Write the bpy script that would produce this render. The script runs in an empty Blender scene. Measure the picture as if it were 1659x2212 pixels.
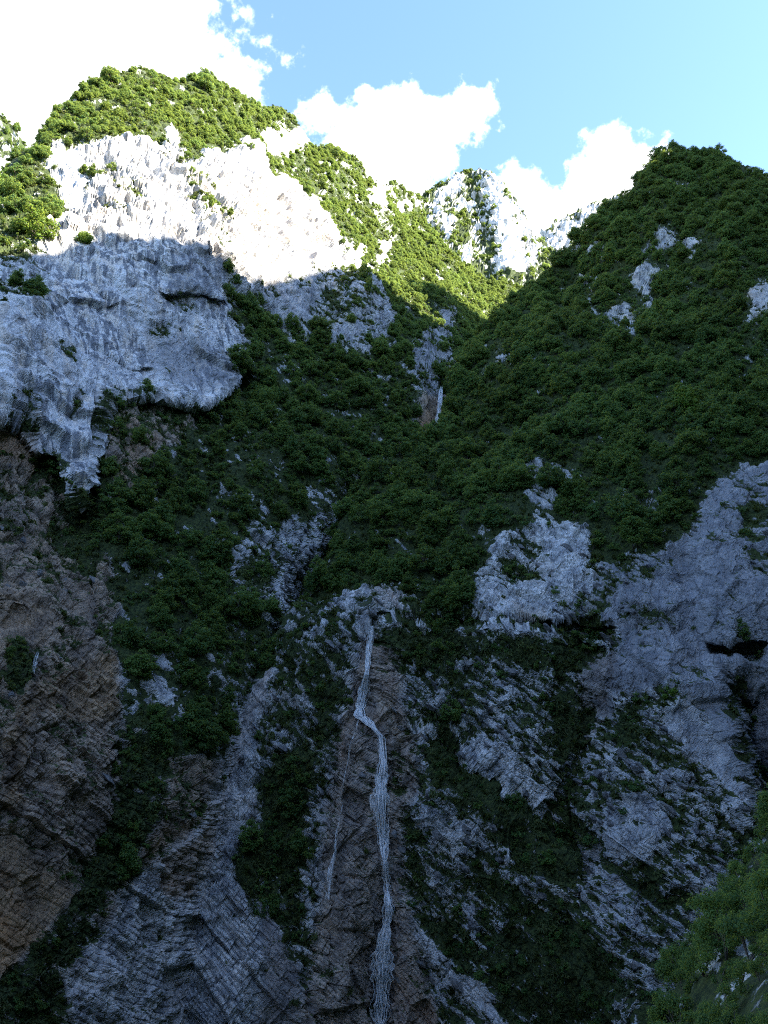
import bpy, math, random
import numpy as np
from mathutils import Vector, Matrix, Quaternion

# =====================================================================
# camera, sky, sun, exposure
# =====================================================================
scene = bpy.context.scene
COL = scene.collection
PITCH = math.radians(15.0)
EYE = np.array([0.0, 0.0, 1.7])
F = 1661.0                      # focal length, in pixels of a 1659 x 2212 view of the photograph
CX, CY = 829.5, 1106.0
SUN_AZ, SUN_EL = math.radians(107.0), math.radians(35.0)   # clockwise from the view direction

cam = bpy.data.cameras.new('camera')
cam.sensor_fit = 'VERTICAL'; cam.sensor_height = 24.0
cam.lens = 24.0 * F / 2212.0
cam.clip_start = 0.1; cam.clip_end = 20000.0
cam_o = bpy.data.objects.new('camera', cam); COL.objects.link(cam_o)
cam_o.location = EYE; cam_o.rotation_euler = (math.pi/2 + PITCH, 0, 0)
scene.camera = cam_o

FWD = np.array([0, math.cos(PITCH), math.sin(PITCH)])
UPV = np.array([0, -math.sin(PITCH), math.cos(PITCH)])
SUN_DIR = np.array([math.sin(SUN_AZ)*math.cos(SUN_EL), math.cos(SUN_AZ)*math.cos(SUN_EL), math.sin(SUN_EL)])

def ray(px, py):
    px = np.asarray(px, float); py = np.asarray(py, float)
    d = FWD*F + np.array([1.0, 0, 0])*(px-CX)[..., None] + UPV*(CY-py)[..., None]
    return d
def at(px, py, R):
    """point seen at pixel (px,py) whose horizontal distance from the eye is R metres"""
    d = ray(px, py)
    h = np.hypot(d[..., 0], d[..., 1])
    return EYE + d*(np.asarray(R, float)/h)[..., None]
def project(P):
    v = P - EYE
    w = v@FWD
    return CX + F*v[..., 0]/w, CY - F*(v@UPV)/w

scene.view_settings.view_transform = 'Standard'
scene.view_settings.look = 'None'
scene.view_settings.exposure = 2.7
scene.view_settings.gamma = 1.0
scene.cycles.use_denoising = False
scene.cycles.filter_width = 1.1
scene.cycles.max_bounces = 5; scene.cycles.diffuse_bounces = 2; scene.cycles.use_adaptive_sampling = False; scene.cycles.transparent_max_bounces = 12

world = bpy.data.worlds.new('World'); scene.world = world; world.use_nodes = True

class NT:
    """small helper around a node tree"""
    def __init__(s, nt): s.nt = nt; s.n = nt.nodes; s.l = nt.links
    def new(s, t, **kw):
        n = s.n.new(t)
        for k, v in kw.items(): setattr(n, k, v)
        return n
    def put(s, sock, v):
        if hasattr(v, 'is_output') or isinstance(v, bpy.types.NodeSocket): s.l.new(v, sock)
        else: sock.default_value = v
    def math(s, op, a, b=0.0, c=None, clamp=False):
        n = s.new('ShaderNodeMath', operation=op, use_clamp=clamp)
        s.put(n.inputs[0], a); s.put(n.inputs[1], b)
        if c is not None: s.put(n.inputs[2], c)
        return n.outputs[0]
    def vmath(s, op, a, b=None, out=0):
        n = s.new('ShaderNodeVectorMath', operation=op)
        s.put(n.inputs[0], a)
        if b is not None: s.put(n.inputs[1], b)
        return n.outputs[out]
    def noise(s, vec, scale, detail=4.0, rough=0.55, out='Fac', dist=0.0):
        n = s.new('ShaderNodeTexNoise'); s.put(n.inputs['Vector'], vec)
        n.inputs['Scale'].default_value = scale; n.inputs['Detail'].default_value = detail
        n.inputs['Roughness'].default_value = rough; n.inputs['Distortion'].default_value = dist
        return n.outputs[out]
    def mix(s, f, a, b):
        n = s.new('ShaderNodeMix', data_type='RGBA'); s.put(n.inputs[0], f); s.put(n.inputs[6], a); s.put(n.inputs[7], b)
        return n.outputs[2]
    def step(s, v, lo, hi, a=0.0, b=1.0):
        n = s.new('ShaderNodeMapRange', interpolation_type='SMOOTHSTEP'); s.put(n.inputs[0], v)
        s.put(n.inputs[1], lo); s.put(n.inputs[2], hi); s.put(n.inputs[3], a); s.put(n.inputs[4], b)
        return n.outputs[0]

def build_world():
    t = NT(world.node_tree); t.n.clear()
    sky = t.new('ShaderNodeTexSky', sky_type='NISHITA')
    sky.sun_disc = False; sky.sun_elevation = SUN_EL; sky.sun_rotation = SUN_AZ
    sky.altitude = 400; sky.air_density = 1.0; sky.dust_density = 0.3; sky.ozone_density = 3.5
    tc = t.new('ShaderNodeTexCoord'); d = t.vmath('NORMALIZE', tc.outputs['Generated'])
    n1 = t.noise(d, 9.0, 6.0, 0.62); n2 = t.noise(d, 38.0, 5.0, 0.6)
    nz = t.math('ADD', t.math('MULTIPLY', t.math('SUBTRACT', n1, 0.5), 1.7), t.math('MULTIPLY', t.math('SUBTRACT', n2, 0.5), 1.0))
    # the cumulus heaps seen over the ridge: (pixel, angular radius)
    blobs = [(60, 330, 470), (330, 90, 120), (500, 215, 70), (845, 310, 125), (780, 400, 140), (935, 330, 60), (1000, 255, 62), (690, 262, 42),
             (1310, 400, 120), (1180, 480, 100), (1120, 395, 60), (1400, 430, 110), (900, 470, 100), (1040, 240, 40), (510, 160, 40)]
    best = None
    for (x, y, r) in blobs:
        c = ray(x, y); c = c/np.linalg.norm(c)
        dist = t.vmath('DISTANCE', d, tuple(c), out='Value')
        rr = r/1900.0
        v = t.math('MULTIPLY_ADD', dist, -1.0/rr, 1.0)
        v = t.math('MULTIPLY', v, min(1.0, rr/0.075)) if r < 120 else v
        best = v if best is None else t.math('MAXIMUM', best, v)
    # scattered cumulus over the rest of the sky
    g = t.noise(d, 2.6, 3.0, 0.5)
    gen = t.math('MULTIPLY', t.math('SUBTRACT', g, 0.62), 3.0)
    f = t.vmath('DOT_PRODUCT', d, tuple(ray(1150, 250)/np.linalg.norm(ray(1150, 250))), out='Value')
    gen = t.math('SUBTRACT', gen, t.step(f, 0.80, 0.90, 0.0, 2.0))
    best = t.math('MAXIMUM', best, gen)
    m = t.step(t.math('ADD', best, nz), -0.05, 0.32)
    hz = t.new('ShaderNodeSeparateXYZ'); t.put(hz.inputs[0], d)
    m = t.math('MULTIPLY', m, t.step(hz.outputs[2], 0.0, 0.12))
    bg1 = t.new('ShaderNodeBackground'); t.put(bg1.inputs[0], sky.outputs[0]); bg1.inputs[1].default_value = SKY_STRENGTH
    bg2 = t.new('ShaderNodeBackground'); t.put(bg2.inputs[0], t.mix(t.step(n2, 0.3, 0.7), (0.93, 0.95, 1.0, 1), (1, 0.99, 0.97, 1))); bg2.inputs[1].default_value = CLOUD_STRENGTH
    mx = t.new('ShaderNodeMixShader'); t.put(mx.inputs[0], m); t.put(mx.inputs[1], bg1.outputs[0]); t.put(mx.inputs[2], bg2.outputs[0])
    out = t.new('ShaderNodeOutputWorld'); t.put(out.inputs[0], mx.outputs[0])
SKY_STRENGTH, CLOUD_STRENGTH = 0.095, 0.5
build_world()

sun = bpy.data.lights.new('sun', 'SUN'); sun.energy = 5.0; sun.angle = math.radians(0.5); sun.color = (1.0, 0.91, 0.74)
sun_o = bpy.data.objects.new('sun', sun); COL.objects.link(sun_o)
sun_o.rotation_euler = Vector(SUN_DIR).to_track_quat('Z', 'Y').to_euler()
sun_o.location = (300, -200, 400)

# =====================================================================
# numeric tools
# =====================================================================
RNG = np.random.default_rng(11)
random.seed(11)
_perm = RNG.permutation(256).astype(np.int32); _perm = np.concatenate([_perm, _perm, _perm])
_g = RNG.normal(size=(256, 3)); _g = (_g/np.linalg.norm(_g, axis=1)[:, None]).astype(np.float32)
def perlin(P):
    P = np.asarray(P, np.float32)
    i = np.floor(P).astype(np.int32); f = P - i; i &= 255
    u = f*f*f*(f*(f*6-15)+10)
    out = None
    def corner(dx, dy, dz):
        h = _perm[_perm[_perm[(i[:, 0]+dx) & 255] + ((i[:, 1]+dy) & 255)] + ((i[:, 2]+dz) & 255)]
        g = _g[h]
        return g[:, 0]*(f[:, 0]-dx) + g[:, 1]*(f[:, 1]-dy) + g[:, 2]*(f[:, 2]-dz)
    def lx(dy, dz):
        a = corner(0, dy, dz); return a + u[:, 0]*(corner(1, dy, dz)-a)
    def ly(dz):
        a = lx(0, dz); return a + u[:, 1]*(lx(1, dz)-a)
    a = ly(0)
    return (a + u[:, 2]*(ly(1)-a))*1.5
def fbm(P, scale, octaves=4, gain=0.5, ridged=False, off=0.0, aniso=(1, 1, 1)):
    Q = np.asarray(P, np.float32)*np.asarray(aniso, np.float32)*scale + np.float32(off)
    s, a, tot = 0, 1.0, 0
    for k in range(octaves):
        n = perlin(Q)
        if ridged: n = 1-2*np.abs(n)
        s = s + a*n; tot += a; a *= gain; Q = Q*2.03 + 17.3
    return s/tot
def cells(P, scale, aniso=(1, 1, 1), seed=0):
    """Voronoi: random value of the nearest cell and the gap between nearest and second"""
    Q = np.asarray(P, np.float32)*np.asarray(aniso, np.float32)*scale + seed*31.7
    i = np.floor(Q).astype(np.int32); f = (Q-i).astype(np.float32)
    d1 = np.full(len(Q), 9, np.float32); d2 = d1.copy(); val = np.zeros(len(Q), np.float32)
    for dx in (-1, 0, 1):
        for dy in (-1, 0, 1):
            for dz in (-1, 0, 1):
                h = _perm[_perm[_perm[(i[:, 0]+dx) & 255]+((i[:, 1]+dy) & 255)]+((i[:, 2]+dz) & 255)]
                g = _g[h]*0.42
                d = (dx+0.5+g[:, 0]-f[:, 0])**2+(dy+0.5+g[:, 1]-f[:, 1])**2+(dz+0.5+g[:, 2]-f[:, 2])**2
                c = d < d1
                d2 = np.where(c, d1, np.minimum(d2, d)); d1 = np.where(c, d, d1)
                val = np.where(c, h/255.0, val)
    return val, np.sqrt(d2)-np.sqrt(d1)
def sstep(x, a, b):
    t = np.clip((x-a)/(b-a), 0, 1); return t*t*(3-2*t)
def interp(pts):
    pts = sorted(pts); xs = [p[0] for p in pts]; ys = [p[1] for p in pts]
    return lambda x: np.interp(x, xs, ys)

# --- zone maps: polygons in photograph pixels say what grows or lies where ---
MS = 6.0; MX0, MY0, MW, MH = -420.0, 60.0, 432, 560
def _blur(a, r):
    for ax in (0, 1):
        for _ in range(2):
            c = np.cumsum(np.pad(a, [(r+1, r) if k == ax else (0, 0) for k in (0, 1)], mode='edge'), axis=ax)
            n = a.shape[ax]
            a = (np.take(c, np.arange(2*r+1, 2*r+1+n), axis=ax)-np.take(c, np.arange(0, n), axis=ax))/(2*r+1)
    return a
_gx, _gy = np.meshgrid(MX0+(np.arange(MW)+.5)*MS, MY0+(np.arange(MH)+.5)*MS)
def inside(poly):
    r = np.zeros(_gx.shape, bool); n = len(poly)
    for k in range(n):
        x1, y1 = poly[k]; x2, y2 = poly[(k+1) % n]
        if y1 == y2: continue
        c = (y1 > _gy) != (y2 > _gy)
        r ^= c & (_gx < (x2-x1)*(_gy-y1)/(y2-y1)+x1)
    return r
class Maps:
    def __init__(s, **base):
        s.m = {k: np.full(_gx.shape, float(v)) for k, v in base.items()}
    def poly(s, pts, **kw):
        r = inside(pts)
        for k, v in kw.items(): s.m[k][r] = v
    def spot(s, x, y, rx, ry, ang=0, **kw):
        a = math.radians(ang); dx, dy = _gx-x, _gy-y
        r = ((dx*math.cos(a)+dy*math.sin(a))/rx)**2+((-dx*math.sin(a)+dy*math.cos(a))/ry)**2 < 1
        for k, v in kw.items(): s.m[k][r] = v
    def band(s, pts, w, **kw):
        for k in range(len(pts)-1):
            (x1, y1), (x2, y2) = pts[k], pts[k+1]
            L2 = (x2-x1)**2+(y2-y1)**2
            t = np.clip(((_gx-x1)*(x2-x1)+(_gy-y1)*(y2-y1))/L2, 0, 1)
            r = np.hypot(_gx-x1-t*(x2-x1), _gy-y1-t*(y2-y1)) < w
            for k2, v in kw.items(): s.m[k2][r] = v
    def blur(s, r=1):
        for k in s.m: s.m[k] = _blur(s.m[k], r)
    def get(s, k, px, py):
        x = np.clip((px-MX0)/MS-.5, 0, MW-1.001); y = np.clip((py-MY0)/MS-.5, 0, MH-1.001)
        i = x.astype(int); j = y.astype(int); fx = x-i; fy = y-j; m = s.m[k]
        return (m[j, i]*(1-fx)+m[j, i+1]*fx)*(1-fy)+(m[j+1, i]*(1-fx)+m[j+1, i+1]*fx)*fy

class RBF:
    """smooth horizontal distance through control points (px, py, R)"""
    def __init__(s, pts):
        p = np.array(pts, float); s.c = p[:, :2]/1000.0; v = np.log(p[:, 2]); n = len(p)
        d = np.linalg.norm(s.c[:, None]-s.c[None], axis=2)
        A = np.zeros((n+3, n+3)); A[:n, :n] = d - 0.012*np.eye(n); A[:n, n] = 1; A[:n, n+1:] = s.c; A[n, :n] = 1; A[n+1:, :n] = s.c.T
        s.w = np.linalg.solve(A, np.concatenate([v, [0, 0, 0]])); s.n = n
    def __call__(s, px, py):
        sh = np.shape(px); q = np.stack([np.ravel(px), np.ravel(py)], 1)/1000.0
        r = s.w[s.n]+q@s.w[s.n+1:]
        for k in range(s.n):
            r = r + s.w[k]*np.hypot(q[:, 0]-s.c[k, 0], q[:, 1]-s.c[k, 1])
        return np.exp(r).reshape(sh)

# =====================================================================
# materials
# =====================================================================
def rgba(r, g, b): return (r, g, b, 1.0)
def new_mat(name):
    m = bpy.data.materials.new(name); m.use_nodes = True
    t = NT(m.node_tree); t.n.clear()
    out = t.new('ShaderNodeOutputMaterial')
    return m, t, out
def rock_material(name, bump=1.0):
    m, t, out = new_mat(name)
    geo = t.new('ShaderNodeNewGeometry'); P = geo.outputs['Position']
    at_ = t.new('ShaderNodeAttribute', attribute_name='zone'); sep = t.new('ShaderNodeSeparateColor'); t.put(sep.inputs[0], at_.outputs['Color'])
    moss, brown, grey = sep.outputs[0], sep.outputs[1], sep.outputs[2]; wet = at_.outputs['Alpha']
    at2 = t.new('ShaderNodeAttribute', attribute_name='zone2'); sep2 = t.new('ShaderNodeSeparateColor'); t.put(sep2.inputs[0], at2.outputs['Color'])
    stk = sep2.outputs[0]
    n_big = t.noise(P, 0.045, 5, 0.6); n_mid = t.noise(P, 0.33, 6, 0.65); n_fine = t.noise(P, 1.9, 5, 0.65)
    Ps = t.vmath('MULTIPLY', P, (0.62, 0.62, 0.03)); streak = t.noise(Ps, 1.0, 7, 0.66, dist=0.4)
    Pw = t.vmath('MULTIPLY', t.vmath('ADD', P, (71.0, 13.0, 5.0)), (0.4, 0.4, 0.022)); streak2 = t.noise(Pw, 1.0, 6, 0.6, dist=0.3)
    pale = t.mix(t.step(n_mid, 0.34, 0.64), rgba(0.32, 0.335, 0.365), rgba(0.70, 0.705, 0.71))
    pale = t.mix(t.math('MULTIPLY', t.step(n_big, 0.5, 0.7), 0.35), pale, rgba(0.50, 0.44, 0.37))
    pale = t.mix(t.math('MULTIPLY', stk, 0.55), pale, rgba(0.74, 0.745, 0.75))
    dark = t.mix(t.step(n_fine, 0.3, 0.7), rgba(0.085, 0.10, 0.13), rgba(0.20, 0.22, 0.255))
    pale = t.mix(t.math('MULTIPLY', t.math('MULTIPLY', t.step(streak2, 0.51, 0.58), stk), 0.6), pale, rgba(0.62, 0.55, 0.47))
    pale = t.mix(t.math('MULTIPLY', t.math('MULTIPLY', t.step(streak, 0.46, 0.55), t.step(n_big, 0.30, 0.52)), t.math('MULTIPLY_ADD', stk, 0.70, 0.18)), pale, dark)
    pale = t.mix(t.math('MULTIPLY', t.step(n_fine, 0.55, 0.70), t.math('MULTIPLY_ADD', stk, -0.3, 0.45)), pale, rgba(0.17, 0.18, 0.19))
    gcol = t.mix(t.step(n_mid, 0.3, 0.72), rgba(0.13, 0.14, 0.165), rgba(0.27, 0.28, 0.31))
    col = t.mix(grey, pale, gcol)
    b1 = t.mix(t.step(n_mid, 0.35, 0.68), rgba(0.15, 0.108, 0.072), rgba(0.41, 0.29, 0.18))
    b1 = t.mix(t.step(n_fine, 0.45, 0.75), b1, rgba(0.25, 0.20, 0.155))
    b1 = t.mix(t.math('MULTIPLY', t.step(n_big, 0.52, 0.66), 0.6), b1, rgba(0.38, 0.20, 0.08))
    col = t.mix(brown, col, b1)
    ms = t.mix(t.step(n_fine, 0.35, 0.65), rgba(0.014, 0.026, 0.010), rgba(0.055, 0.075, 0.022))
    mm = t.step(t.math('ADD', moss, t.math('MULTIPLY', t.math('SUBTRACT', n_fine, 0.5), 0.8)), 0.42, 0.56)
    col = t.mix(mm, col, ms)
    hsv = t.mix(t.math('MULTIPLY', wet, 0.75), col, rgba(0.03, 0.03, 0.032))
    b = t.new('ShaderNodeBsdfPrincipled'); t.put(b.inputs['Base Color'], hsv)
    t.put(b.inputs['Roughness'], t.step(wet, 0.2, 0.8, 0.92, 0.45)); b.inputs['Specular IOR Level'].default_value = 0.25
    v = t.new('ShaderNodeTexVoronoi', feature='DISTANCE_TO_EDGE'); t.put(v.inputs['Vector'], t.vmath('ADD', P, t.vmath('SCALE', t.noise(P, 0.7, 3, 0.5, 'Color'), None))); v.inputs['Scale'].default_value = 0.55
    crack = t.step(v.outputs['Distance'], 0.0, 0.09)
    h = t.math('ADD', t.math('MULTIPLY', t.noise(P, 1.1, 8, 0.68), 1.0), t.math('MULTIPLY', crack, 0.16))
    bp = t.new('ShaderNodeBump'); bp.inputs['Strength'].default_value = 0.7*bump; bp.inputs['Distance'].default_value = 0.8; t.put(bp.inputs['Height'], h)
    t.put(b.inputs['Normal'], bp.outputs[0]); t.put(out.inputs[0], b.outputs[0])
    return m
def leaf_material(name, c1, c2, c3, trans=0.35):
    m, t, out = new_mat(name)
    oi = t.new('ShaderNodeObjectInfo'); geo = t.new('ShaderNodeNewGeometry')
    rnd = oi.outputs['Random']; n = t.noise(geo.outputs['Position'], 0.9, 3, 0.6)
    big = t.noise(geo.outputs['Position'], 0.05, 3, 0.5)
    col = t.mix(rnd, rgba(*c1), rgba(*c2))
    col = t.mix(t.math('MULTIPLY', t.step(n, 0.4, 0.75), 0.55), col, rgba(*c3))
    col = t.mix(t.math('MULTIPLY', geo.outputs['Random Per Island'], 0.3), col, rgba(*c3))
    hs = t.new('ShaderNodeHueSaturation'); t.put(hs.inputs['Value'], t.step(big, 0.3, 0.7, 0.75, 1.25)); t.put(hs.inputs['Color'], col)
    col = hs.outputs[0]
    b = t.new('ShaderNodeBsdfPrincipled'); t.put(b.inputs['Base Color'], col); b.inputs['Roughness'].default_value = 0.6; b.inputs['Specular IOR Level'].default_value = 0.2
    tr = t.new('ShaderNodeBsdfTranslucent'); t.put(tr.inputs[0], t.mix(0.6, col, rgba(0.36, 0.43, 0.07)))
    mx = t.new('ShaderNodeMixShader'); mx.inputs[0].default_value = trans; t.put(mx.inputs[1], b.outputs[0]); t.put(mx.inputs[2], tr.outputs[0])
    t.put(out.inputs[0], mx.outputs[0])
    return m
def bark_material():
    m, t, out = new_mat('bark')
    geo = t.new('ShaderNodeNewGeometry'); n = t.noise(t.vmath('MULTIPLY', geo.outputs['Position'], (3, 3, 0.6)), 1.5, 4)
    b = t.new('ShaderNodeBsdfPrincipled'); t.put(b.inputs['Base Color'], t.mix(n, rgba(0.03, 0.024, 0.018), rgba(0.13, 0.11, 0.09))); b.inputs['Roughness'].default_value = 0.9
    t.put(out.inputs[0], b.outputs[0]); return m
def water_material():
    m, t, out = new_mat('falling_water')
    geo = t.new('ShaderNodeNewGeometry'); P = geo.outputs['Position']
    n = t.noise(t.vmath('MULTIPLY', P, (2.2, 2.2, 0.55)), 1.0, 5, 0.65)
    b = t.new('ShaderNodeBsdfPrincipled'); t.put(b.inputs['Base Color'], t.mix(n, rgba(0.84, 0.88, 0.93), rgba(0.97, 0.98, 0.99)))
    b.inputs['Roughness'].default_value = 0.35
    tl = t.new('ShaderNodeBsdfTranslucent'); tl.inputs[0].default_value = rgba(0.85, 0.9, 0.95)
    m1 = t.new('ShaderNodeMixShader'); m1.inputs[0].default_value = 0.3; t.put(m1.inputs[1], b.outputs[0]); t.put(m1.inputs[2], tl.outputs[0])
    tp = t.new('ShaderNodeBsdfTransparent')
    m2 = t.new('ShaderNodeMixShader'); t.put(m2.inputs[0], t.step(n, 0.34, 0.5, 0.35, 1.0)); t.put(m2.inputs[1], tp.outputs[0]); t.put(m2.inputs[2], m1.outputs[0])
    t.put(out.inputs[0], m2.outputs[0]); return m
def plain_material(name, c1, c2, scale=3.0, rough=0.8, metal=0.0):
    m, t, out = new_mat(name)
    geo = t.new('ShaderNodeNewGeometry'); n = t.noise(geo.outputs['Position'], scale, 5, 0.6)
    b = t.new('ShaderNodeBsdfPrincipled'); t.put(b.inputs['Base Color'], t.mix(t.step(n, 0.3, 0.7), rgba(*c1), rgba(*c2)))
    b.inputs['Roughness'].default_value = rough; b.inputs['Metallic'].default_value = metal
    t.put(out.inputs[0], b.outputs[0]); return m

M_ROCK = rock_material('limestone_cliff')
M_BARK = bark_material()
M_LEAF = leaf_material('broad_leaves', (0.036, 0.098, 0.036), (0.068, 0.138, 0.036), (0.118, 0.182, 0.044), 0.5)
M_BRIGHT = leaf_material('bright_leaves', (0.06, 0.135, 0.015), (0.09, 0.17, 0.02), (0.13, 0.19, 0.03), 0.4)
M_TUFT = leaf_material('ledge_plants', (0.022, 0.045, 0.014), (0.05, 0.075, 0.02), (0.085, 0.095, 0.035), 0.25)
M_WATER = water_material()
def veil_material():
    m, t, out = new_mat('water_sheet')
    geo = t.new('ShaderNodeNewGeometry'); P = geo.outputs['Position']
    n = t.noise(t.vmath('MULTIPLY', P, (3.4, 1.2, 0.42)), 1.0, 6, 0.7); n2 = t.noise(P, 0.35, 3, 0.5)
    b = t.new('ShaderNodeBsdfDiffuse'); b.inputs[0].default_value = rgba(0.95, 0.97, 0.99)
    tl = t.new('ShaderNodeBsdfTranslucent'); tl.inputs[0].default_value = rgba(0.9, 0.94, 0.98)
    m1 = t.new('ShaderNodeMixShader'); m1.inputs[0].default_value = 0.35; t.put(m1.inputs[1], b.outputs[0]); t.put(m1.inputs[2], tl.outputs[0])
    tp = t.new('ShaderNodeBsdfTransparent')
    a = t.step(t.math('ADD', n, t.math('MULTIPLY', t.math('SUBTRACT', n2, 0.5), 0.5)), 0.44, 0.66, 0.0, 0.92)
    m2 = t.new('ShaderNodeMixShader'); t.put(m2.inputs[0], a); t.put(m2.inputs[1], tp.outputs[0]); t.put(m2.inputs[2], m1.outputs[0])
    t.put(out.inputs[0], m2.outputs[0]); return m
M_VEIL = veil_material()

# =====================================================================
# terrain sheets
# =====================================================================
def mesh_obj(name, verts, faces, mat, parent=None, smooth=False):
    me = bpy.data.meshes.new(name)
    verts = np.asarray(verts, np.float32); faces = np.asarray(faces, np.int32)
    me.vertices.add(len(verts)); me.vertices.foreach_set('co', verts.ravel())
    k = faces.shape[1]
    me.loops.add(faces.size); me.loops.foreach_set('vertex_index', faces.ravel())
    me.polygons.add(len(faces)); me.polygons.foreach_set('loop_start', np.arange(0, faces.size, k, dtype=np.int32))
    me.polygons.foreach_set('use_smooth', np.full(len(faces), smooth))
    me.update(calc_edges=True); me.materials.append(mat)
    o = bpy.data.objects.new(name, me); COL.objects.link(o); o.parent = parent
    return o
def tag(o, label=None, cat=None, group=None, kind=None):
    for k, v in (('label', label), ('category', cat), ('group', group), ('kind', kind)):
        if v: o[k] = v
    return o
def grid_normals(V):
    du = np.gradient(V, axis=1); dv = np.gradient(V, axis=0)
    n = np.cross(du, dv); n /= np.linalg.norm(n, axis=2)[..., None]+1e-9
    return n
BED = np.array([0.66, 0.0, 0.75]); BED /= np.linalg.norm(BED)
ALLSHEETS = []
class Sheet: pass
def sheet(name, x0, x1, step, silh, y1, R, maps, feat=None, back=120.0, drop=1.2, lowstep=14.0, rough=1.0, bed=BED, yvis=2260.0, lat=0.0, big=True):
    """a mountainside: rows run from its skyline down, further rows go over the crest and down its far side"""
    nx = int((x1-x0)/step)+1; xs = np.linspace(x0, x1, nx)
    top = silh(xs)
    nr = int((min(yvis, y1)-top.min())/step/1.12)+1
    t = np.linspace(0, 1, nr)[:, None]
    yv = max(min(yvis, y1), 0)
    PY = top[None]+(np.maximum(yv, top+40)[None]-top[None])*t
    if y1 > yvis:
        nl = int((y1-yvis)/lowstep)+1
        lo = PY[-1][None]+(y1-PY[-1][None])*np.linspace(0, 1, nl+1)[1:, None]
        PY = np.concatenate([PY, lo], 0)
    PX = np.repeat(xs[None], len(PY), 0)
    Rr = R(PX, PY)
    if feat is not None: Rr = Rr+feat(PX, PY)
    V = at(PX, PY, Rr)
    # far side
    crest = V[0]
    hd = crest[:, :2]-EYE[:2]; hd /= np.linalg.norm(hd, axis=1)[:, None]
    hd = hd + np.array([lat, 0.0])
    nb = 14; bs = (np.arange(nb, 0, -1)/nb)**1.8*back
    B = np.stack([np.concatenate([crest[:, :2]+hd*b, crest[:, 2:3]-b*drop*(b/(b+8))], 1) for b in bs])
    V = np.concatenate([B, V], 0)
    PXa = np.concatenate([np.repeat(xs[None], nb, 0), PX]); PYa = np.concatenate([np.repeat(top[None], nb, 0), PY])
    N = grid_normals(V)
    if (N[len(N)//2, :, 1].mean()) > 0: N = -N
    sh = V.shape[:2]; P = V.reshape(-1, 3); n = N.reshape(-1, 3)
    wx = fbm(P, 0.035, 3, off=5.1)*34; wy = fbm(P, 0.035, 3, off=61.7)*34
    w2x = fbm(P, 0.16, 2, off=15.1)*12; w2y = fbm(P, 0.16, 2, off=71.7)*12
    qx = PXa.ravel()+wx+w2x; qy = PYa.ravel()+wy+w2y
    Z = {k: maps.get(k, qx, qy) for k in maps.m}
    rg = Z['rough']*rough
    # relief: buttresses, ribs, beds, blocks
    sm = np.clip(Z['stk'], 0, 1)                       # big smooth, streaked walls
    d = fbm(P, 0.016, 4, off=2.0)*(8.5 if big else 5.0)
    d += fbm(P, 0.06, 4, ridged=True, off=9.0, aniso=(1, 1, 0.45))*2.6*rg
    d += fbm(P, 0.25, 4, gain=0.55, off=33.0, aniso=(1, 1, 0.35))*1.0*rg*(1-0.35*sm)
    v1, g1 = cells(P+np.stack([w2x, w2y, wx], 1)*0.05, 0.22, (1, 1, 0.7), 1)
    d += (v1-0.5)*1.7*rg*sstep(g1, 0.0, 0.12)*(1-0.5*sm)
    v2, g2 = cells(P, 0.62, (1, 1, 0.8), 2)
    d += ((v2-0.5)*0.55*rg - 0.25*rg*(1-sstep(g2, 0, 0.1)))*(1-0.4*sm)
    # overhanging lips: each ledge juts out and breaks back below
    lz = P[:, 2]/11.0+fbm(P, 0.035, 3, off=55.0)*2.4; fl = lz-np.floor(lz)
    d += sm*2.3*(1-fl)*sstep(fl, 0.0, 0.13)*sstep(fbm(P, 0.04, 2, off=66.0), -0.05, 0.3)
    lz = P[:, 2]/4.2+fbm(P, 0.09, 3, off=5.0)*1.9; fl = lz-np.floor(lz)
    d += sm*0.7*(1-fl)*sstep(fl, 0.0, 0.22)*sstep(fbm(P, 0.07, 2, off=36.0), 0.0, 0.3)
    # bedding: layers of unequal hardness cut by joints
    def hsh(i, j=0.0):
        v = np.sin(i*12.9898+j*78.233+4.1)*43758.5453; return v-np.floor(v)
    wv = fbm(P, 0.03, 2, off=81.0)*0.9+fbm(P, 0.3, 3, off=21.0)*0.30
    s = P@bed+wv; jt = P@np.array([0.72, 0.15, -0.62])+fbm(P, 0.12, 2, off=71.0)*0.9
    l1 = np.floor(s/1.7+0.35*np.sin(s*0.31)); l2 = np.floor(s/0.62); e2 = s/0.62-l2
    j1 = np.floor(jt/2.3+hsh(l1)*5)
    d += Z['strat']*((hsh(l1)-0.5)*1.3+(hsh(l2)-0.5)*0.55+(hsh(l1, j1)-0.5)*1.1-0.30*(e2 < 0.25)+(hsh(l2, np.floor(jt/1.1+hsh(l2)*7))-0.5)*0.5)
    nb_rows = np.concatenate([np.linspace(0.3, 0.8, nb), np.ones(len(PY))])
    Pd = P+n*d[:, None]
    # moss gathers where the rock lies back or is recessed
    Pb = np.stack([P@bed*1.9, P@np.array([0.74, 0.1, -0.62])*0.75, P[:, 1]], 1)
    rel = fbm(Pb, 0.46, 3, gain=0.6, off=41.0)*0.8+0.5*fbm(P, 0.11, 3, off=3.3)
    moss = np.clip(Z['moss']+rel*1.0*(1-np.abs(2*Z['moss']-1)**4), 0, 1)
    d = d-0.55*sstep(moss, 0.4, 0.6)*rg
    Pd = P+n*d[:, None]
    Vd = Pd.reshape(*sh, 3)
    Nf = grid_normals(Vd)
    if (Nf[len(Nf)//2, :, 1].mean()) > 0: Nf = -Nf
    lay = np.clip(Nf[..., 2].ravel(), -1, 1)
    moss = np.clip(moss+np.clip(lay-0.35, -0.4, 0.5)*0.5*(Z['moss'] > 0.05), 0, 1)
    idx = np.arange(sh[0]*sh[1]).reshape(sh)
    faces = np.stack([idx[1:, :-1], idx[1:, 1:], idx[:-1, 1:], idx[:-1, :-1]], 2).reshape(-1, 4)
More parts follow.
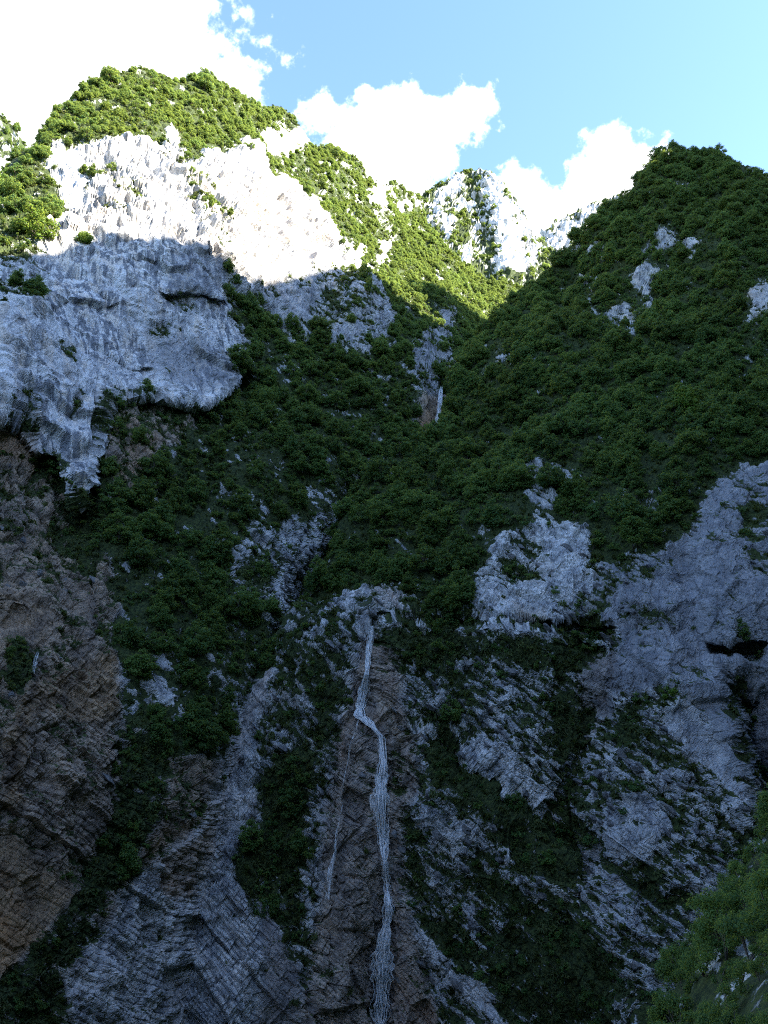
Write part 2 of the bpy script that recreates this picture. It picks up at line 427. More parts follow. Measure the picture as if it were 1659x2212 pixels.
    o = mesh_obj(name, Pd, faces, M_ROCK)
    o['kind'] = 'structure'
    ca = o.data.attributes.new('zone', 'FLOAT_COLOR', 'POINT')
    wet = Z.get('wet', np.zeros(len(P)))
    ca.data.foreach_set('color', np.stack([moss, Z['brown'], Z['grey'], wet], 1).astype(np.float32).ravel())
    ca = o.data.attributes.new('zone2', 'FLOAT_COLOR', 'POINT')
    ca.data.foreach_set('color', np.stack([sm, sm*0, sm*0, sm*0], 1).astype(np.float32).ravel())
    S = Sheet(); S.o = o; S.V = Vd; S.PX = PXa; S.PY = PYa; S.N = Nf; S.nb = nb; S.name = name; S.moss = moss.reshape(sh)
    S.Z = {k: v.reshape(sh) for k, v in Z.items()}; S.R = R; S.feat = feat; S.rgrid = rg.reshape(sh)
    e1 = np.gradient(Vd, axis=1); e0 = np.gradient(Vd, axis=0)
    S.area = np.linalg.norm(np.cross(np.gradient(V, axis=1), np.gradient(V, axis=0)), axis=2)
    S.silh = silh
    ALLSHEETS.append(S)
    return S

def nearest(S, px, py):
    """surface point of a sheet closest to a photograph pixel"""
    qx, qy = project(S.V[S.nb:])
    k = np.argmin((qx-px)**2+(qy-py)**2)
    j, i = divmod(k, S.V.shape[1])
    return S.V[S.nb+j, i], S.N[S.nb+j, i]
STEP = 2.3

# ---- left mountain ---------------------------------------------------
L_SIL = interp([(-420, 640), (-200, 520), (-60, 455), (10, 416), (50, 362), (110, 297), (125, 268), (165, 195), (190, 172), (250, 160), (300, 154), (350, 166), (390, 188), (435, 174), (490, 190),
                (530, 218), (555, 236), (600, 241), (630, 272), (655, 292), (672, 336), (720, 320), (765, 342), (795, 386), (830, 400), (855, 398), (880, 415), (910, 430),
                (925, 485), (945, 540), (1000, 582), (1040, 612), (1110, 625), (1200, 665), (1300, 760)])
L_R = RBF([(-400, 640, 170), (-200, 520, 215), (0, 420, 222), (110, 295, 240), (290, 155, 275), (440, 172, 295), (560, 236, 318), (670, 330, 345), (770, 342, 372), (855, 400, 410), (930, 485, 440), (1000, 585, 440), (1100, 628, 430), (1280, 740, 430),
           (0, 560, 182), (100, 470, 200), (200, 520, 197), (300, 520, 200), (400, 350, 240), (470, 540, 212), (550, 350, 268), (560, 480, 246), (650, 450, 282), (700, 580, 272), (750, 500, 318), (850, 560, 358),
           (-200, 760, 165), (0, 700, 170), (150, 700, 180), (300, 700, 187), (430, 700, 194), (560, 700, 214), (700, 690, 238), (800, 610, 275), (830, 720, 262), (950, 640, 345), (950, 720, 300), (1080, 700, 380),
           (0, 860, 160), (150, 860, 171), (300, 840, 181), (430, 850, 189), (560, 850, 198), (750, 800, 222), (880, 780, 250), (945, 840, 244), (1000, 760, 300),
           (0, 1000, 154), (200, 1000, 162), (400, 1000, 174), (600, 1000, 184), (800, 950, 208), (940, 930, 226),
           (0, 1200, 142), (200, 1200, 147), (400, 1200, 157), (600, 1200, 171), (690, 1200, 184), (800, 1100, 206), (960, 1050, 225),
           (-250, 1450, 124), (0, 1450, 128), (200, 1450, 133), (400, 1450, 143), (560, 1420, 159), (640, 1350, 170), (750, 1350, 185),
           (0, 1700, 120), (200, 1700, 126), (400, 1700, 135), (520, 1620, 150), (650, 1620, 165),
           (-250, 2000, 112), (0, 2000, 116), (200, 2000, 121), (400, 2000, 132), (600, 2000, 152),
           (0, 2212, 113), (200, 2212, 118), (400, 2212, 129), (600, 2212, 150), (0, 2800, 110), (400, 2800, 124), (0, 3300, 108), (400, 3300, 120), (900, 2212, 175), (900, 3300, 170), (1100, 1500, 215)])
OV = interp([(-420, 905), (0, 905), (60, 920), (75, 975), (120, 985), (150, 1075), (185, 1100), (200, 1010), (215, 905), (240, 862), (330, 856), (400, 872), (440, 880), (500, 842), (545, 790), (580, 750)])
def L_feat(px, py):
    dy = py-OV(px)
    lim = sstep(px, 590, 520)
    f = 5.5*np.exp(-np.maximum(dy, 0)/120.0)*sstep(dy, 0, 15)*lim
    f -= 2.5*np.exp(-np.maximum(-dy, 0)/70.0)*(1-sstep(dy, 0, 15))*lim
    for (xa, ya, xb, yb, amp, dec) in ((350, 628, 490, 640, 3.2, 34), (270, 572, 335, 556, 2.4, 22), (355, 545, 450, 552, 2.0, 20), (60, 690, 150, 640, 2.2, 24), (200, 640, 240, 655, 1.8, 18), (20, 770, 130, 745, 1.8, 22), (230, 780, 330, 800, 1.6, 16)):
        ln = ya+(px-xa)*(yb-ya)/(xb-xa)+7*np.sin(px*0.06+xa)
        dd = py-ln; wq = sstep(px, xa-12, xa+14)*(1-sstep(px, xb-14, xb+12))
        f += wq*(amp*sstep(dd, 0, 5)*np.exp(-np.maximum(dd, 0)/dec)-0.35*amp*(1-sstep(dd, 0, 5))*np.exp(-np.maximum(-dd, 0)/dec))
    # gully with the stream bed
    gl = interp([(600, 985), (760, 965), (850, 945), (940, 940), (1000, 870), (1050, 770), (1110, 735), (1180, 705), (1260, 655), (1340, 625), (1420, 588), (1500, 545), (1600, 505), (1800, 450), (2000, 420)])
    w = np.abs(px-gl(py))
    f += 9.0*np.exp(-(w/26)**2)*sstep(py, 640, 780)*(1-0.75*sstep(py, 1380, 1560))
    # recess with a cave mouth at the left edge
    f += 4.0*np.exp(-((px-20)/40)**2-((py-1330)/26)**2)
    # shaded wall right of the lit brow
    f -= 5.0*np.exp(-((px-770)/80)**2-((py-640)/60)**2)
    return f
LM = Maps(tree=0.9, moss=0.75, brown=0.0, grey=0.2, rough=0.55, strat=0.0, wet=0.0, tuft=0.3, stk=0.0)
LM.poly([(-420, 1900), (900, 1900), (900, 3400), (-420, 3400)], tree=0.1, moss=0.4, brown=0.4, rough=0.9, strat=0.7)
# sunlit cliff
LM.poly([(190, 335), (250, 330), (345, 315), (368, 285), (400, 305), (405, 345), (470, 320), (560, 308), (585, 385), (640, 375), (690, 450), (725, 500), (735, 560), (690, 600), (520, 630), (480, 560), (350, 530), (200, 520), (90, 540), (100, 500), (185, 475), (200, 420), (140, 380), (125, 345)], tree=0.0, moss=0.10, grey=0.12, brown=0.22, rough=1.8, tuft=0.12, stk=0.12)
LM.poly([(100, 350), (130, 335), (185, 400), (190, 470), (160, 480), (120, 420)], tree=0.0, moss=0.05, grey=0.1, rough=0.9, tuft=0.05)
LM.spot(270, 425, 45, 22, 35, tree=0.25, moss=0.55, tuft=0.8); LM.spot(435, 450, 24, 55, -20, tree=0.3, moss=0.6, tuft=0.9); LM.spot(380, 350, 40, 14, 0, moss=0.5, tuft=0.8)
LM.spot(480, 500, 14, 50, -5, moss=0.6, tuft=0.8, tree=0.2); LM.spot(225, 480, 40, 14, 10, moss=0.4, tuft=0.6)
for (x, y, rx, ry) in [(640, 300, 22, 36), (815, 430, 20, 35), (760, 560, 30, 22), (825, 555, 16, 34), (600, 300, 26, 14), (730, 350, 26, 9), (690, 420, 12, 22), (875, 440, 14, 18), (940, 600, 8, 26)]:
    LM.spot(x, y, rx, ry, 30, tree=0.05, moss=0.1, grey=0.0, rough=1.0)
LM.spot(545, 470, 20, 60, -25, grey=0.4, brown=0.55); LM.spot(640, 470, 30, 70, -35, grey=0.3, brown=0.3); LM.spot(225, 480, 14, 20, 0, brown=0.5); LM.spot(335, 480, 12, 24, -30, brown=0.4); LM.spot(470, 400, 14, 50, -30, brown=0.4)
# shaded upper cliff
LM.poly([(-420, 600), (0, 590), (50, 560), (110, 540), (200, 515), (350, 530), (470, 560), (490, 620), (520, 700), (545, 770), (500, 840), (440, 880), (400, 868), (330, 852), (240, 858), (205, 900), (195, 1010), (185, 1100), (150, 1075), (120, 985), (75, 970), (60, 915), (0, 905), (-420, 905)], tree=0.0, moss=0.06, grey=0.0, rough=0.85, tuft=0.06, strat=0.0, stk=1.0)
LM.poly([(-420, 590), (0, 560), (75, 560), (90, 600), (60, 680), (0, 690), (-420, 700)], moss=0.35, tuft=0.5, tree=0.15)
LM.spot(60, 620, 45, 40, 0, tree=0.3, moss=0.4, tuft=0.6)
LM.spot(400, 640, 40, 25, 20, moss=0.4, tuft=0.5, grey=0.5); LM.spot(350, 700, 55, 25, 20, moss=0.45, tuft=0.6, grey=0.4); LM.spot(130, 780, 16, 26, 0, moss=0.5, tuft=0.6)
LM.spot(420, 780, 110, 60, 20, grey=0.6, moss=0.12, tuft=0.15); LM.spot(420, 590, 60, 50, 0, grey=0.55)
LM.poly([(130, 870), (180, 880), (150, 930), (130, 925)], moss=0.8, tuft=1.0, grey=0.5); LM.spot(35, 880, 36, 34, 0, moss=0.6, tuft=0.8, grey=0.6)
# shaded rock further right
LM.poly([(555, 630), (690, 592), (800, 585), (832, 640), (842, 720), (780, 755), (690, 720), (600, 700)], tree=0.12, moss=0.32, grey=0.45, rough=1.0, tuft=0.5, stk=0.5)
LM.spot(740, 660, 50, 34, 0, tree=0.5, moss=0.6, tuft=0.6); LM.spot(640, 680, 40, 16, 30, moss=0.3, tree=0.1)
LM.poly([(880, 760), (925, 690), (960, 660), (985, 720), (960, 850), (900, 850)], tree=0.35, moss=0.42, grey=0.75, rough=1.1, tuft=0.5)
LM.poly([(905, 855), (985, 845), (965, 945), (915, 945)], tree=0.0, moss=0.2, brown=0.85, grey=0.9, rough=1.0, tuft=0.2)
# under the overhang
LM.poly([(215, 905), (260, 870), (420, 890), (400, 960), (350, 980), (300, 1060), (250, 1090), (215, 1060)], tree=0.15, moss=0.5, brown=0.75, grey=0.5, rough=0.9, tuft=0.9)
# brown wall
LM.poly([(-420, 915), (60, 930), (80, 990), (150, 1085), (200, 1115), (240, 1190), (262, 1290), (232, 1400), (250, 1560), (330, 1640), (460, 1640), (430, 1760), (330, 1850), (250, 1920), (240, 1990), (100, 2030), (0, 1990), (-420, 1990)], tree=0.06, moss=0.42, brown=0.8, grey=0.5, rough=0.75, strat=0.55, tuft=0.55)
LM.poly([(-420, 1290), (60, 1270), (110, 1330), (40, 1450), (-420, 1480)], moss=0.12, brown=0.9, tuft=0.1)
LM.poly([(60, 1460), (240, 1400), (250, 1570), (200, 1700), (0, 1760), (0, 1600)], moss=0.15, brown=1.0, strat=1.0, tuft=0.15, grey=0.2)
LM.poly([(-420, 1800), (40, 1800), (150, 1900), (170, 1990), (110, 2050), (60, 2130), (-420, 2150)], moss=0.05, brown=1.0, grey=0.6, strat=0.35, rough=0.6, tuft=0.02, tree=0)
LM.poly([(60, 1560), (240, 1570), (300, 1750), (230, 1850), (80, 1850), (40, 1700)], moss=0.25, brown=0.75, grey=0.7, strat=1.0, tuft=0.3)
LM.spot(40, 1430, 45, 60, 30, moss=0.85, tuft=1.0, tree=0.0); LM.spot(170, 1130, 50, 60, 0, moss=0.7, tuft=0.9, tree=0.1); LM.spot(190, 1170, 30, 70, 0, moss=0.8, tuft=1.0)
LM.spot(40, 1090, 60, 50, 0, moss=0.5, tuft=0.6, brown=0.7)
LM.poly([(230, 1560), (340, 1640), (330, 1760), (290, 1850), (250, 1900), (200, 1990), (110, 2040), (60, 2070), (150, 1960), (230, 1800), (250, 1700)], tree=0.35, moss=0.85, tuft=1.0, brown=0.4)
LM.poly([(30, 2080), (130, 2000), (260, 1990), (200, 2090), (170, 2212), (0, 2260), (-200, 2260)], tree=0.3, moss=0.85, tuft=1.0, brown=0.3)
LM.poly([(150, 2090), (230, 2000), (260, 1930), (340, 1850), (430, 1760), (480, 1600), (600, 1440), (640, 1440), (600, 2300), (160, 2300)], tree=0.0, moss=0.12, brown=0.2, grey=0.1, strat=0.8, rough=0.9, tuft=0.15)
LM.poly([(350, 1850), (440, 1780), (470, 1850), (420, 1930), (360, 1920)], brown=0.65, strat=1.0, moss=0.05)
# mossy pale rock beside the gully
LM.poly([(500, 1165), (560, 1130), (700, 1110), (705, 1190), (660, 1290), (620, 1350), (555, 1330), (510, 1270)], tree=0.08, moss=0.40, grey=0.25, rough=1.0, strat=0.3, tuft=0.5)
LM.spot(560, 1230, 45, 35, 0, tree=0.5, moss=0.8, tuft=0.8); LM.spot(340, 1440, 14, 20, 0, tree=0, moss=0.1); LM.spot(330, 1500, 30, 20, 30, tree=0, moss=0.25)
LM.band([(945, 930), (850, 985), (770, 1035), (722, 1130), (690, 1220), (640, 1320), (600, 1400), (550, 1480)], 8, tree=0.0, moss=0.35, grey=0.9, rough=0.9, tuft=0.3, wet=0.35)
LM.band([(600, 1400), (545, 1490), (500, 1590), (470, 1720)], 12, tree=0.0, moss=0.05, grey=0.25, brown=0.3, rough=0.6, tuft=0.0, wet=0.0)
for pts in ([(210, 1275), (180, 1350), (155, 1440), (135, 1520)], [(75, 1330), (50, 1400)], [(82, 1410), (60, 1490), (35, 1570), (20, 1650)], [(20, 1650), (5, 1720)]):
    LM.band(pts, 7, wet=1.0, moss=0.0, tuft=0.0, tree=0.0)
LM.blur(1)
SL = sheet('left_mountain', -400, 1290, STEP, L_SIL, 3350, L_R, LM, L_feat, back=160, drop=0.9)

# ---- right mountain --------------------------------------------------
R_SIL = interp([(240, 3300), (360, 2300), (390, 2100), (420, 1930), (455, 1800), (490, 1680), (525, 1560), (560, 1480), (595, 1425), (625, 1360), (660, 1290), (700, 1225), (730, 1160), (770, 1085), (830, 1022), (900, 978), (945, 935), (965, 880),
                (1000, 795), (1050, 705), (1110, 640), (1150, 605), (1200, 570), (1245, 530), (1280, 485), (1330, 450), (1380, 405), (1400, 371), (1425, 342), (1455, 326), (1485, 323), (1550, 331), (1610, 350), (1650, 392), (1665, 405), (1750, 480), (2000, 620)])
R_R = RBF([(1485, 320, 318), (1380, 400, 302), (1280, 482, 286), (1200, 566, 272), (1110, 636, 262), (1050, 702, 252), (1000, 790, 238), (965, 880, 222), (900, 976, 202), (830, 1020, 194), (770, 1082, 186), (700, 1228, 170), (625, 1360, 159), (560, 1480, 155), (525, 1560, 152.5), (490, 1680, 149), (455, 1800, 144), (420, 1930, 138.5), (390, 2100, 134), (365, 2290, 131), (620, 1600, 148),
           (1600, 345, 318), (1750, 470, 300), (1950, 600, 290), (1300, 640, 246), (1500, 640, 240), (1659, 640, 246), (1450, 480, 276), (1620, 480, 278), (1200, 720, 232), (1200, 860, 204), (1450, 860, 198), (1659, 860, 206), (1050, 950, 196), (1200, 1000, 181), (1450, 1000, 177), (1620, 1000, 183),
           (900, 1130, 173), (1100, 1130, 165), (1300, 1150, 163), (1500, 1130, 164), (1659, 1130, 170), (800, 1330, 153), (1000, 1345, 151), (1200, 1345, 151), (1330, 1360, 151), (1500, 1350, 153), (1659, 1300, 157), (1950, 1300, 165),
           (700, 1500, 149), (800, 1500, 150), (1000, 1500, 148), (1200, 1500, 147), (1400, 1500, 146), (1500, 1480, 149), (1659, 1500, 158), (1950, 1500, 160),
           (550, 1800, 141), (700, 1800, 144), (830, 1800, 146), (1000, 1800, 141), (1200, 1800, 143), (1400, 1800, 138), (1550, 1800, 143), (1659, 1800, 152),
           (500, 2212, 128), (700, 2212, 136), (830, 2212, 140), (1000, 2212, 136), (1200, 2212, 138), (1400, 2212, 132), (1600, 2212, 140), (1950, 2212, 145),
           (300, 3000, 118), (500, 3300, 124), (830, 3300, 135), (1200, 3300, 132), (1600, 3300, 134)])
ROAD = interp([(780, 1346), (830, 1350), (1000, 1354), (1200, 1362), (1330, 1376)])
FALL = [(803, 1352), (797, 1400), (793, 1450), (782, 1510), (775, 1545), (795, 1560), (822, 1590), (828, 1640), (822, 1720), (827, 1800), (832, 1880), (840, 1960), (828, 2040), (824, 2120), (822, 2215), (820, 2330)]
_fx = interp([(y, x) for x, y in FALL])
def R_feat(px, py):
    y = py-ROAD(px); inx = sstep(px, 812, 850)*(1-sstep(px, 1318, 1330))
    f = 3.4*sstep(y, -25, -20)*(1-sstep(y, -1, 3))*inx
    f -= 1.3*sstep(y, -1, 3)*np.exp(-np.maximum(y, 0)/40)*inx
    f -= 1.2*(1-sstep(y, -27, -22))*np.exp(-np.maximum(-y-25, 0)/45)*sstep(px, 860, 900)*(1-sstep(px, 1318, 1330))
    # gallery mouth at the right edge
    f += 7.0*sstep(px, 1520, 1536)*(1-sstep(px, 1640, 1660))*sstep(py, 1384, 1394)*(1-sstep(py, 1416+(px-1600)*0.06, 1432+(px-1600)*0.06))
    # the spur that hides the cleft on the right
    sx = interp([(1250, 1480), (1400, 1522), (1500, 1548), (1600, 1572), (1700, 1592), (1800, 1602), (2300, 1640)])
    f += 15*sstep(py, 1420, 1580)*sstep(px-sx(py), -3, 16)*(1-0.6*sstep(px-sx(py), 60, 130))
    f += 3.0*np.exp(-((px-1490-0.1*(py-1250))/28)**2)*sstep(py, 1120, 1220)*(1-sstep(py, 1430, 1500))
    # stream channel
    f += 2.2*np.exp(-((px-_fx(py))/32)**2)*sstep(py, 1355, 1400)
    # fold of dark recess in the middle
    f += 4.5*np.exp(-((px-1250-22*np.sin(py*0.021))/42)**2)*sstep(py, 1420, 1560)*(1-sstep(py, 1900, 2100))
    f += 5.0*np.exp(-((px-940-(py-1600)*1.25)/45)**2)*sstep(py, 1560, 1640)*(1-sstep(py, 1740, 1900))
    # shelf: the lower wooded lobe stands in front of the upper cone
    ly = interp([(1050, 720), (1150, 722), (1250, 745), (1340, 735), (1450, 700), (1550, 690), (1659, 655), (2000, 600)])(px)+10*np.sin(px*0.045)
    up_ = ly-py; f += 11*sstep(up_, -6, 22)*np.exp(-np.maximum(up_, 0)/130)*sstep(px, 1080, 1180)
    f += 7.0*np.exp(-((px-1235-(py-600)*(-0.35))/30)**2)*sstep(py, 500, 560)*(1-sstep(py, 660, 720))
    f += 6.0*np.exp(-((px-1470-(py-560)*(-0.5))/34)**2)*sstep(py, 400, 470)*(1-sstep(py, 640, 700))
    f += 6.0*np.exp(-((px-1130-(py-900)*(-0.55))/50)**2)*sstep(py, 780, 860)*(1-sstep(py, 1000, 1100))
    return f
RM = Maps(tree=1.0, moss=0.8, brown=0.0, grey=0.25, rough=0.55, strat=0.0, wet=0.0, tuft=0.3, stk=0.0)
# lower wall, mossy rock
RM.poly([(100, 3400), (380, 2100), (600, 1420), (650, 1300), (740, 1270), (880, 1290), (1000, 1255), (1080, 1190), (1150, 1120), (1250, 1150), (1300, 1220), (1400, 1190), (1500, 1110), (1560, 1010), (1659, 985), (2100, 960), (2100, 3400)], tree=0.04, moss=0.55, grey=0.15, rough=1.0, strat=0.35, tuft=0.9)
# rock showing through the wood
for (x, y, rx, ry, a) in [(1425, 515, 28, 26, 30), (1345, 690, 40, 24, 25), (1270, 655, 12, 24, 0), (1490, 545, 26, 20, 0), (1640, 655, 24, 30, 0), (1190, 1030, 60, 26, 10), (1270, 605, 14, 14, 0), (1390, 600, 20, 26, 30), (1170, 1080, 30, 20, 0), (1040, 715, 10, 26, 40), (1610, 365, 14, 16, 0), (1100, 790, 8, 20, 40), (1415, 640, 12, 30, 0), (1290, 545, 14, 10, 0)]:
    RM.spot(x, y, rx*1.15, ry*1.15, a, tree=0.22, moss=0.34, grey=0.35, rough=1.0, tuft=0.6, strat=0.2)
RM.poly([(1030, 1240), (1090, 1150), (1160, 1120), (1262, 1140), (1262, 1290), (1180, 1345), (1080, 1330), (1010, 1300)], tree=0.03, moss=0.22, grey=0.0, strat=0.6, rough=0.9, tuft=0.3)
RM.spot(1125, 1165, 60, 14, 35, moss=0.6, tuft=0.9); RM.spot(1110, 1230, 45, 20, 20, tree=0.4, moss=0.8, tuft=1)
RM.poly([(1080, 1310), (1170, 1320), (1210, 1350), (1130, 1350)], brown=0.45, moss=0.05, tuft=0.05)
RM.poly([(810, 1300), (880, 1300), (890, 1340), (815, 1345)], brown=0.4, moss=0.05, tuft=0.05)
# smooth grey wall on the right
RM.poly([(1290, 1230), (1400, 1200), (1500, 1120), (1560, 1020), (1659, 990), (2100, 980), (2100, 1700), (1600, 1720), (1560, 1640), (1520, 1540), (1460, 1470), (1340, 1440), (1335, 1370), (1280, 1300)], tree=0.02, moss=0.18, grey=0.85, strat=0.12, rough=0.75, tuft=0.25, stk=0.55)
RM.spot(1380, 1230, 80, 24, -20, moss=0.4, tuft=0.5); RM.spot(1625, 1110, 30, 60, 0, tree=0.4, moss=0.6, tuft=0.7); RM.spot(1640, 1200, 25, 50, 0, moss=0.4, tuft=0.5); RM.spot(1290, 1270, 40, 40, 0, tree=0.1, moss=0.55, tuft=0.8); RM.spot(1400, 1330, 70, 18, 10, moss=0.5, tuft=0.6)
RM.poly([(1330, 1440), (1400, 1430), (1430, 1480), (1330, 1490)], grey=0.9, moss=0.0, wet=0.35)
RM.poly([(1275, 1400), (1340, 1400), (1330, 1500), (1300, 1600), (1250, 1620), (1250, 1480)], grey=0.9, brown=0.3, moss=0.1, tuft=0.2, wet=0.2)
RM.poly([(1550, 1440), (1620, 1430), (1640, 1560), (1700, 1700), (1600, 1730), (1575, 1600)], grey=1.0, moss=0.8, tree=0.25, tuft=0.9)
RM.poly([(1440, 1540), (1490, 1520), (1560, 1640), (1590, 1740), (1540, 1700), (1460, 1600)], grey=0.5, moss=0.05, tuft=0.05, strat=0.2, rough=0.6)
# mossy rib left of the fall
RM.poly([(640, 1330), (760, 1300), (790, 1340), (770, 1420), (740, 1560), (690, 1620), (600, 1660), (570, 1600), (590, 1500)], moss=0.56, tuft=0.8, strat=0.3, tree=0.03)
RM.poly([(645, 1320), (720, 1300), (690, 1360), (640, 1440), (600, 1470), (610, 1400)], moss=0.75, tuft=0.6)
RM.spot(700, 1490, 28, 40, 0, tree=0.5, moss=0.9); RM.spot(720, 1560, 20, 70, 15, moss=0.85, tuft=1, tree=0.2)
RM.poly([(560, 1690), (650, 1610), (690, 1640), (660, 1720), (650, 1880), (600, 2010), (560, 1990), (520, 1900), (500, 1880), (550, 1800)], tree=0.5, moss=0.9, tuft=1.0)
RM.poly([(560, 1900), (640, 1880), (660, 1960), (600, 2080), (540, 2000)], tree=0.35, moss=0.8, tuft=1.0)
# waterfall bed, brown broken rock
RM.poly([(770, 1420), (830, 1380), (870, 1420), (880, 1560), (900, 1700), (880, 1900), (900, 2020), (940, 2212), (940, 2300), (600, 2300), (660, 2100), (690, 1900), (690, 1740), (740, 1600)], tree=0.0, moss=0.22, brown=0.62, grey=0.35, strat=0.6, rough=1.2, tuft=0.25)
RM.band(FALL, 15, wet=0.55, moss=0.0, tuft=0.0)
RM.band([(775, 1560), (760, 1620), (745, 1680), (735, 1760), (720, 1850), (712, 1940)], 9, wet=0.6, moss=0.0, tuft=0.0)
# pale beds bottom centre left
RM.poly([(300, 2300), (400, 2020), (440, 1880), (490, 1720), (560, 1700), (545, 1800), (505, 1890), (560, 2010), (600, 2090), (640, 2300)], tree=0.0, moss=0.14, brown=0.12, grey=0.0, strat=0.85, rough=0.8, tuft=0.15)
RM.poly([(560, 1930), (640, 2090), (640, 2300), (560, 2300), (560, 2100)], brown=0.3, grey=0.9, moss=0.12, strat=0.4, rough=0.5)
RM.poly([(490, 1700), (545, 1500), (590, 1450), (600, 1480), (565, 1600), (560, 1720), (500, 1860), (440, 1900), (440, 1850)], brown=0.12, grey=0.1, moss=0.2, strat=0.7, rough=0.9, tuft=0.2, tree=0.0)
RM.band([(585, 1470), (545, 1560), (522, 1640), (500, 1740), (470, 1840), (445, 1900)], 11, brown=0.35, grey=0.35, moss=0.0, strat=0.15, rough=0.45, tuft=0.0, tree=0.0)
# dark, overgrown bands of the middle
RM.poly([(850, 1375), (960, 1370), (1300, 1380), (1270, 1440), (1180, 1440), (1080, 1420), (880, 1430)], tree=0.45, moss=0.9, tuft=1.0)
RM.poly([(890, 1290), (1010, 1260), (1000, 1350), (890, 1350)], tree=0.7, moss=0.8, tuft=0.9)
RM.poly([(740, 1270), (800, 1240), (880, 1290), (860, 1310), (800, 1300)], tree=0.5, moss=0.6, tuft=0.8)
RM.poly([(870, 1430), (990, 1440), (1000, 1560), (960, 1600), (880, 1580)], moss=0.55, tuft=0.9)
RM.poly([(890, 1590), (950, 1580), (1040, 1690), (1140, 1770), (1260, 1810), (1260, 1900), (1150, 1880), (1040, 1800), (940, 1720)], tree=0.15, moss=0.88, tuft=1.0)
RM.poly([(1200, 1440), (1290, 1450), (1300, 1600), (1270, 1760), (1290, 1900), (1240, 1920), (1215, 1750), (1195, 1600)], tree=0.12, moss=0.8, tuft=0.9, grey=0.6)
RM.poly([(1040, 1900), (1250, 1920), (1320, 2030), (1330, 2212), (1330, 2300), (1130, 2300), (1060, 2100)], tree=0.15, moss=0.8, tuft=1.0)
RM.poly([(880, 1760), (930, 1800), (920, 1880), (1000, 1960), (1060, 2080), (1000, 2110), (900, 2000), (880, 1900)], tree=0.05, moss=0.78, tuft=1.0)
RM.poly([(1000, 1610), (1100, 1610), (1170, 1700), (1160, 1760), (1080, 1730), (1020, 1660)], moss=0.2, tuft=0.3, strat=0.9, grey=0.0)
RM.poly([(920, 1830), (990, 1800), (1010, 1870), (990, 1940), (930, 1930)], moss=0.35, tuft=0.5, strat=0.4)
# ribbed pale wall with fine plants, right
RM.poly([(1270, 1560), (1420, 1520), (1500, 1640), (1590, 1740), (1560, 1860), (1450, 2040), (1380, 2060), (1290, 1920), (1280, 1780)], moss=0.5, tuft=0.95, strat=0.45, grey=0.3, tree=0.01)
RM.spot(1400, 1600, 90, 24, 15, moss=0.62, tuft=0.9); RM.spot(1380, 1780, 50, 70, 30, moss=0.2, tuft=0.3, grey=0.4)
RM.band([(1280, 1790), (1340, 1870), (1420, 1960)], 8, moss=0.8, grey=1.0)
RM.band([(900, 2010), (1000, 2120), (1090, 2230)], 16, moss=0.2, tuft=0.2)
RM.spot(805, 1325, 45, 40, 0, strat=0.3, rough=1.1, moss=0.3, tuft=0.4)
RM.blur(1)
SR = sheet('right_mountain', 250, 2000, STEP, R_SIL, 3350, R_R, RM, R_feat, back=70, drop=1.3, lat=0.3)

# ---- distant peaks ---------------------------------------------------
C_SIL = interp([(760, 560), (840, 470), (905, 430), (955, 396), (1005, 378), (1045, 370), (1070, 378), (1100, 410), (1130, 455), (1145, 505), (1170, 525), (1230, 570), (1300, 640), (1450, 700)])
C_R = RBF([(800, 520, 760), (905, 430, 800), (1045, 370, 830), (1130, 455, 800), (1170, 525, 780), (1300, 640, 760), (900, 600, 640), (1050, 520, 730), (1050, 640, 620), (1200, 700, 600), (850, 760, 560), (1100, 800, 560), (1300, 800, 560)])
def C_feat(px, py):
    return -18*np.exp(-((px-1075-(py-400)*0.12)/26)**2)+14*np.exp(-((px-1010-(py-400)*0.2)/34)**2)
CM = Maps(tree=0.75, moss=0.7, brown=0.0, grey=0.15, rough=1.6, strat=0.0, wet=0.0, tuft=0.1, stk=0.0)
CM.poly([(1030, 365), (1075, 372), (1130, 455), (1150, 510), (1170, 540), (1150, 580), (1110, 600), (1080, 560), (1075, 500), (1055, 440)], tree=0.12, moss=0.12, grey=0.0)
for (x, y, rx, ry, a) in [(950, 440, 12, 44, 25), (985, 400, 20, 12, -20), (1000, 445, 30, 14, 0), (1030, 500, 10, 40, 10), (960, 500, 12, 34, 0), (1085, 560, 14, 40, 0), (1010, 560, 14, 20, 0)]:
    CM.spot(x, y, rx, ry, a, tree=0.1, moss=0.1, grey=0.0)
CM.spot(1130, 530, 12, 30, 0, tree=0.5, moss=0.6); CM.spot(1110, 470, 10, 14, 0, moss=0.6, tree=0.4)
CM.blur(1)
SC = sheet('central_peak', 760, 1440, 3.0, C_SIL, 820, C_R, CM, C_feat, back=300, drop=0.9, rough=1.5)
F_SIL = interp([(1050, 600), (1155, 532), (1180, 503), (1210, 483), (1240, 463), (1290, 438), (1335, 428), (1400, 415), (1500, 430), (1600, 470)])
F_R = RBF([(1050, 600, 1050), (1180, 500, 1080), (1335, 428, 1150), (1600, 470, 1200), (1100, 700, 900), (1300, 700, 920), (1600, 700, 950)])
FM = Maps(tree=0.55, moss=0.5, brown=0.0, grey=0.2, rough=2.0, strat=0.0, wet=0.0, tuft=0.1, stk=0.0)
for (x, y, rx, ry, a) in [(1190, 520, 12, 20, 0), (1230, 500, 30, 16, -30), (1200, 560, 30, 30, 0), (1270, 465, 30, 12, -30), (1165, 560, 10, 30, 0)]:
    FM.spot(x, y, rx, ry, a, tree=0.1, moss=0.15)
FM.blur(1)
SF = sheet('far_ridge', 1060, 1590, 3.6, F_SIL, 760, F_R, FM, None, back=300, drop=0.9, rough=1.6)
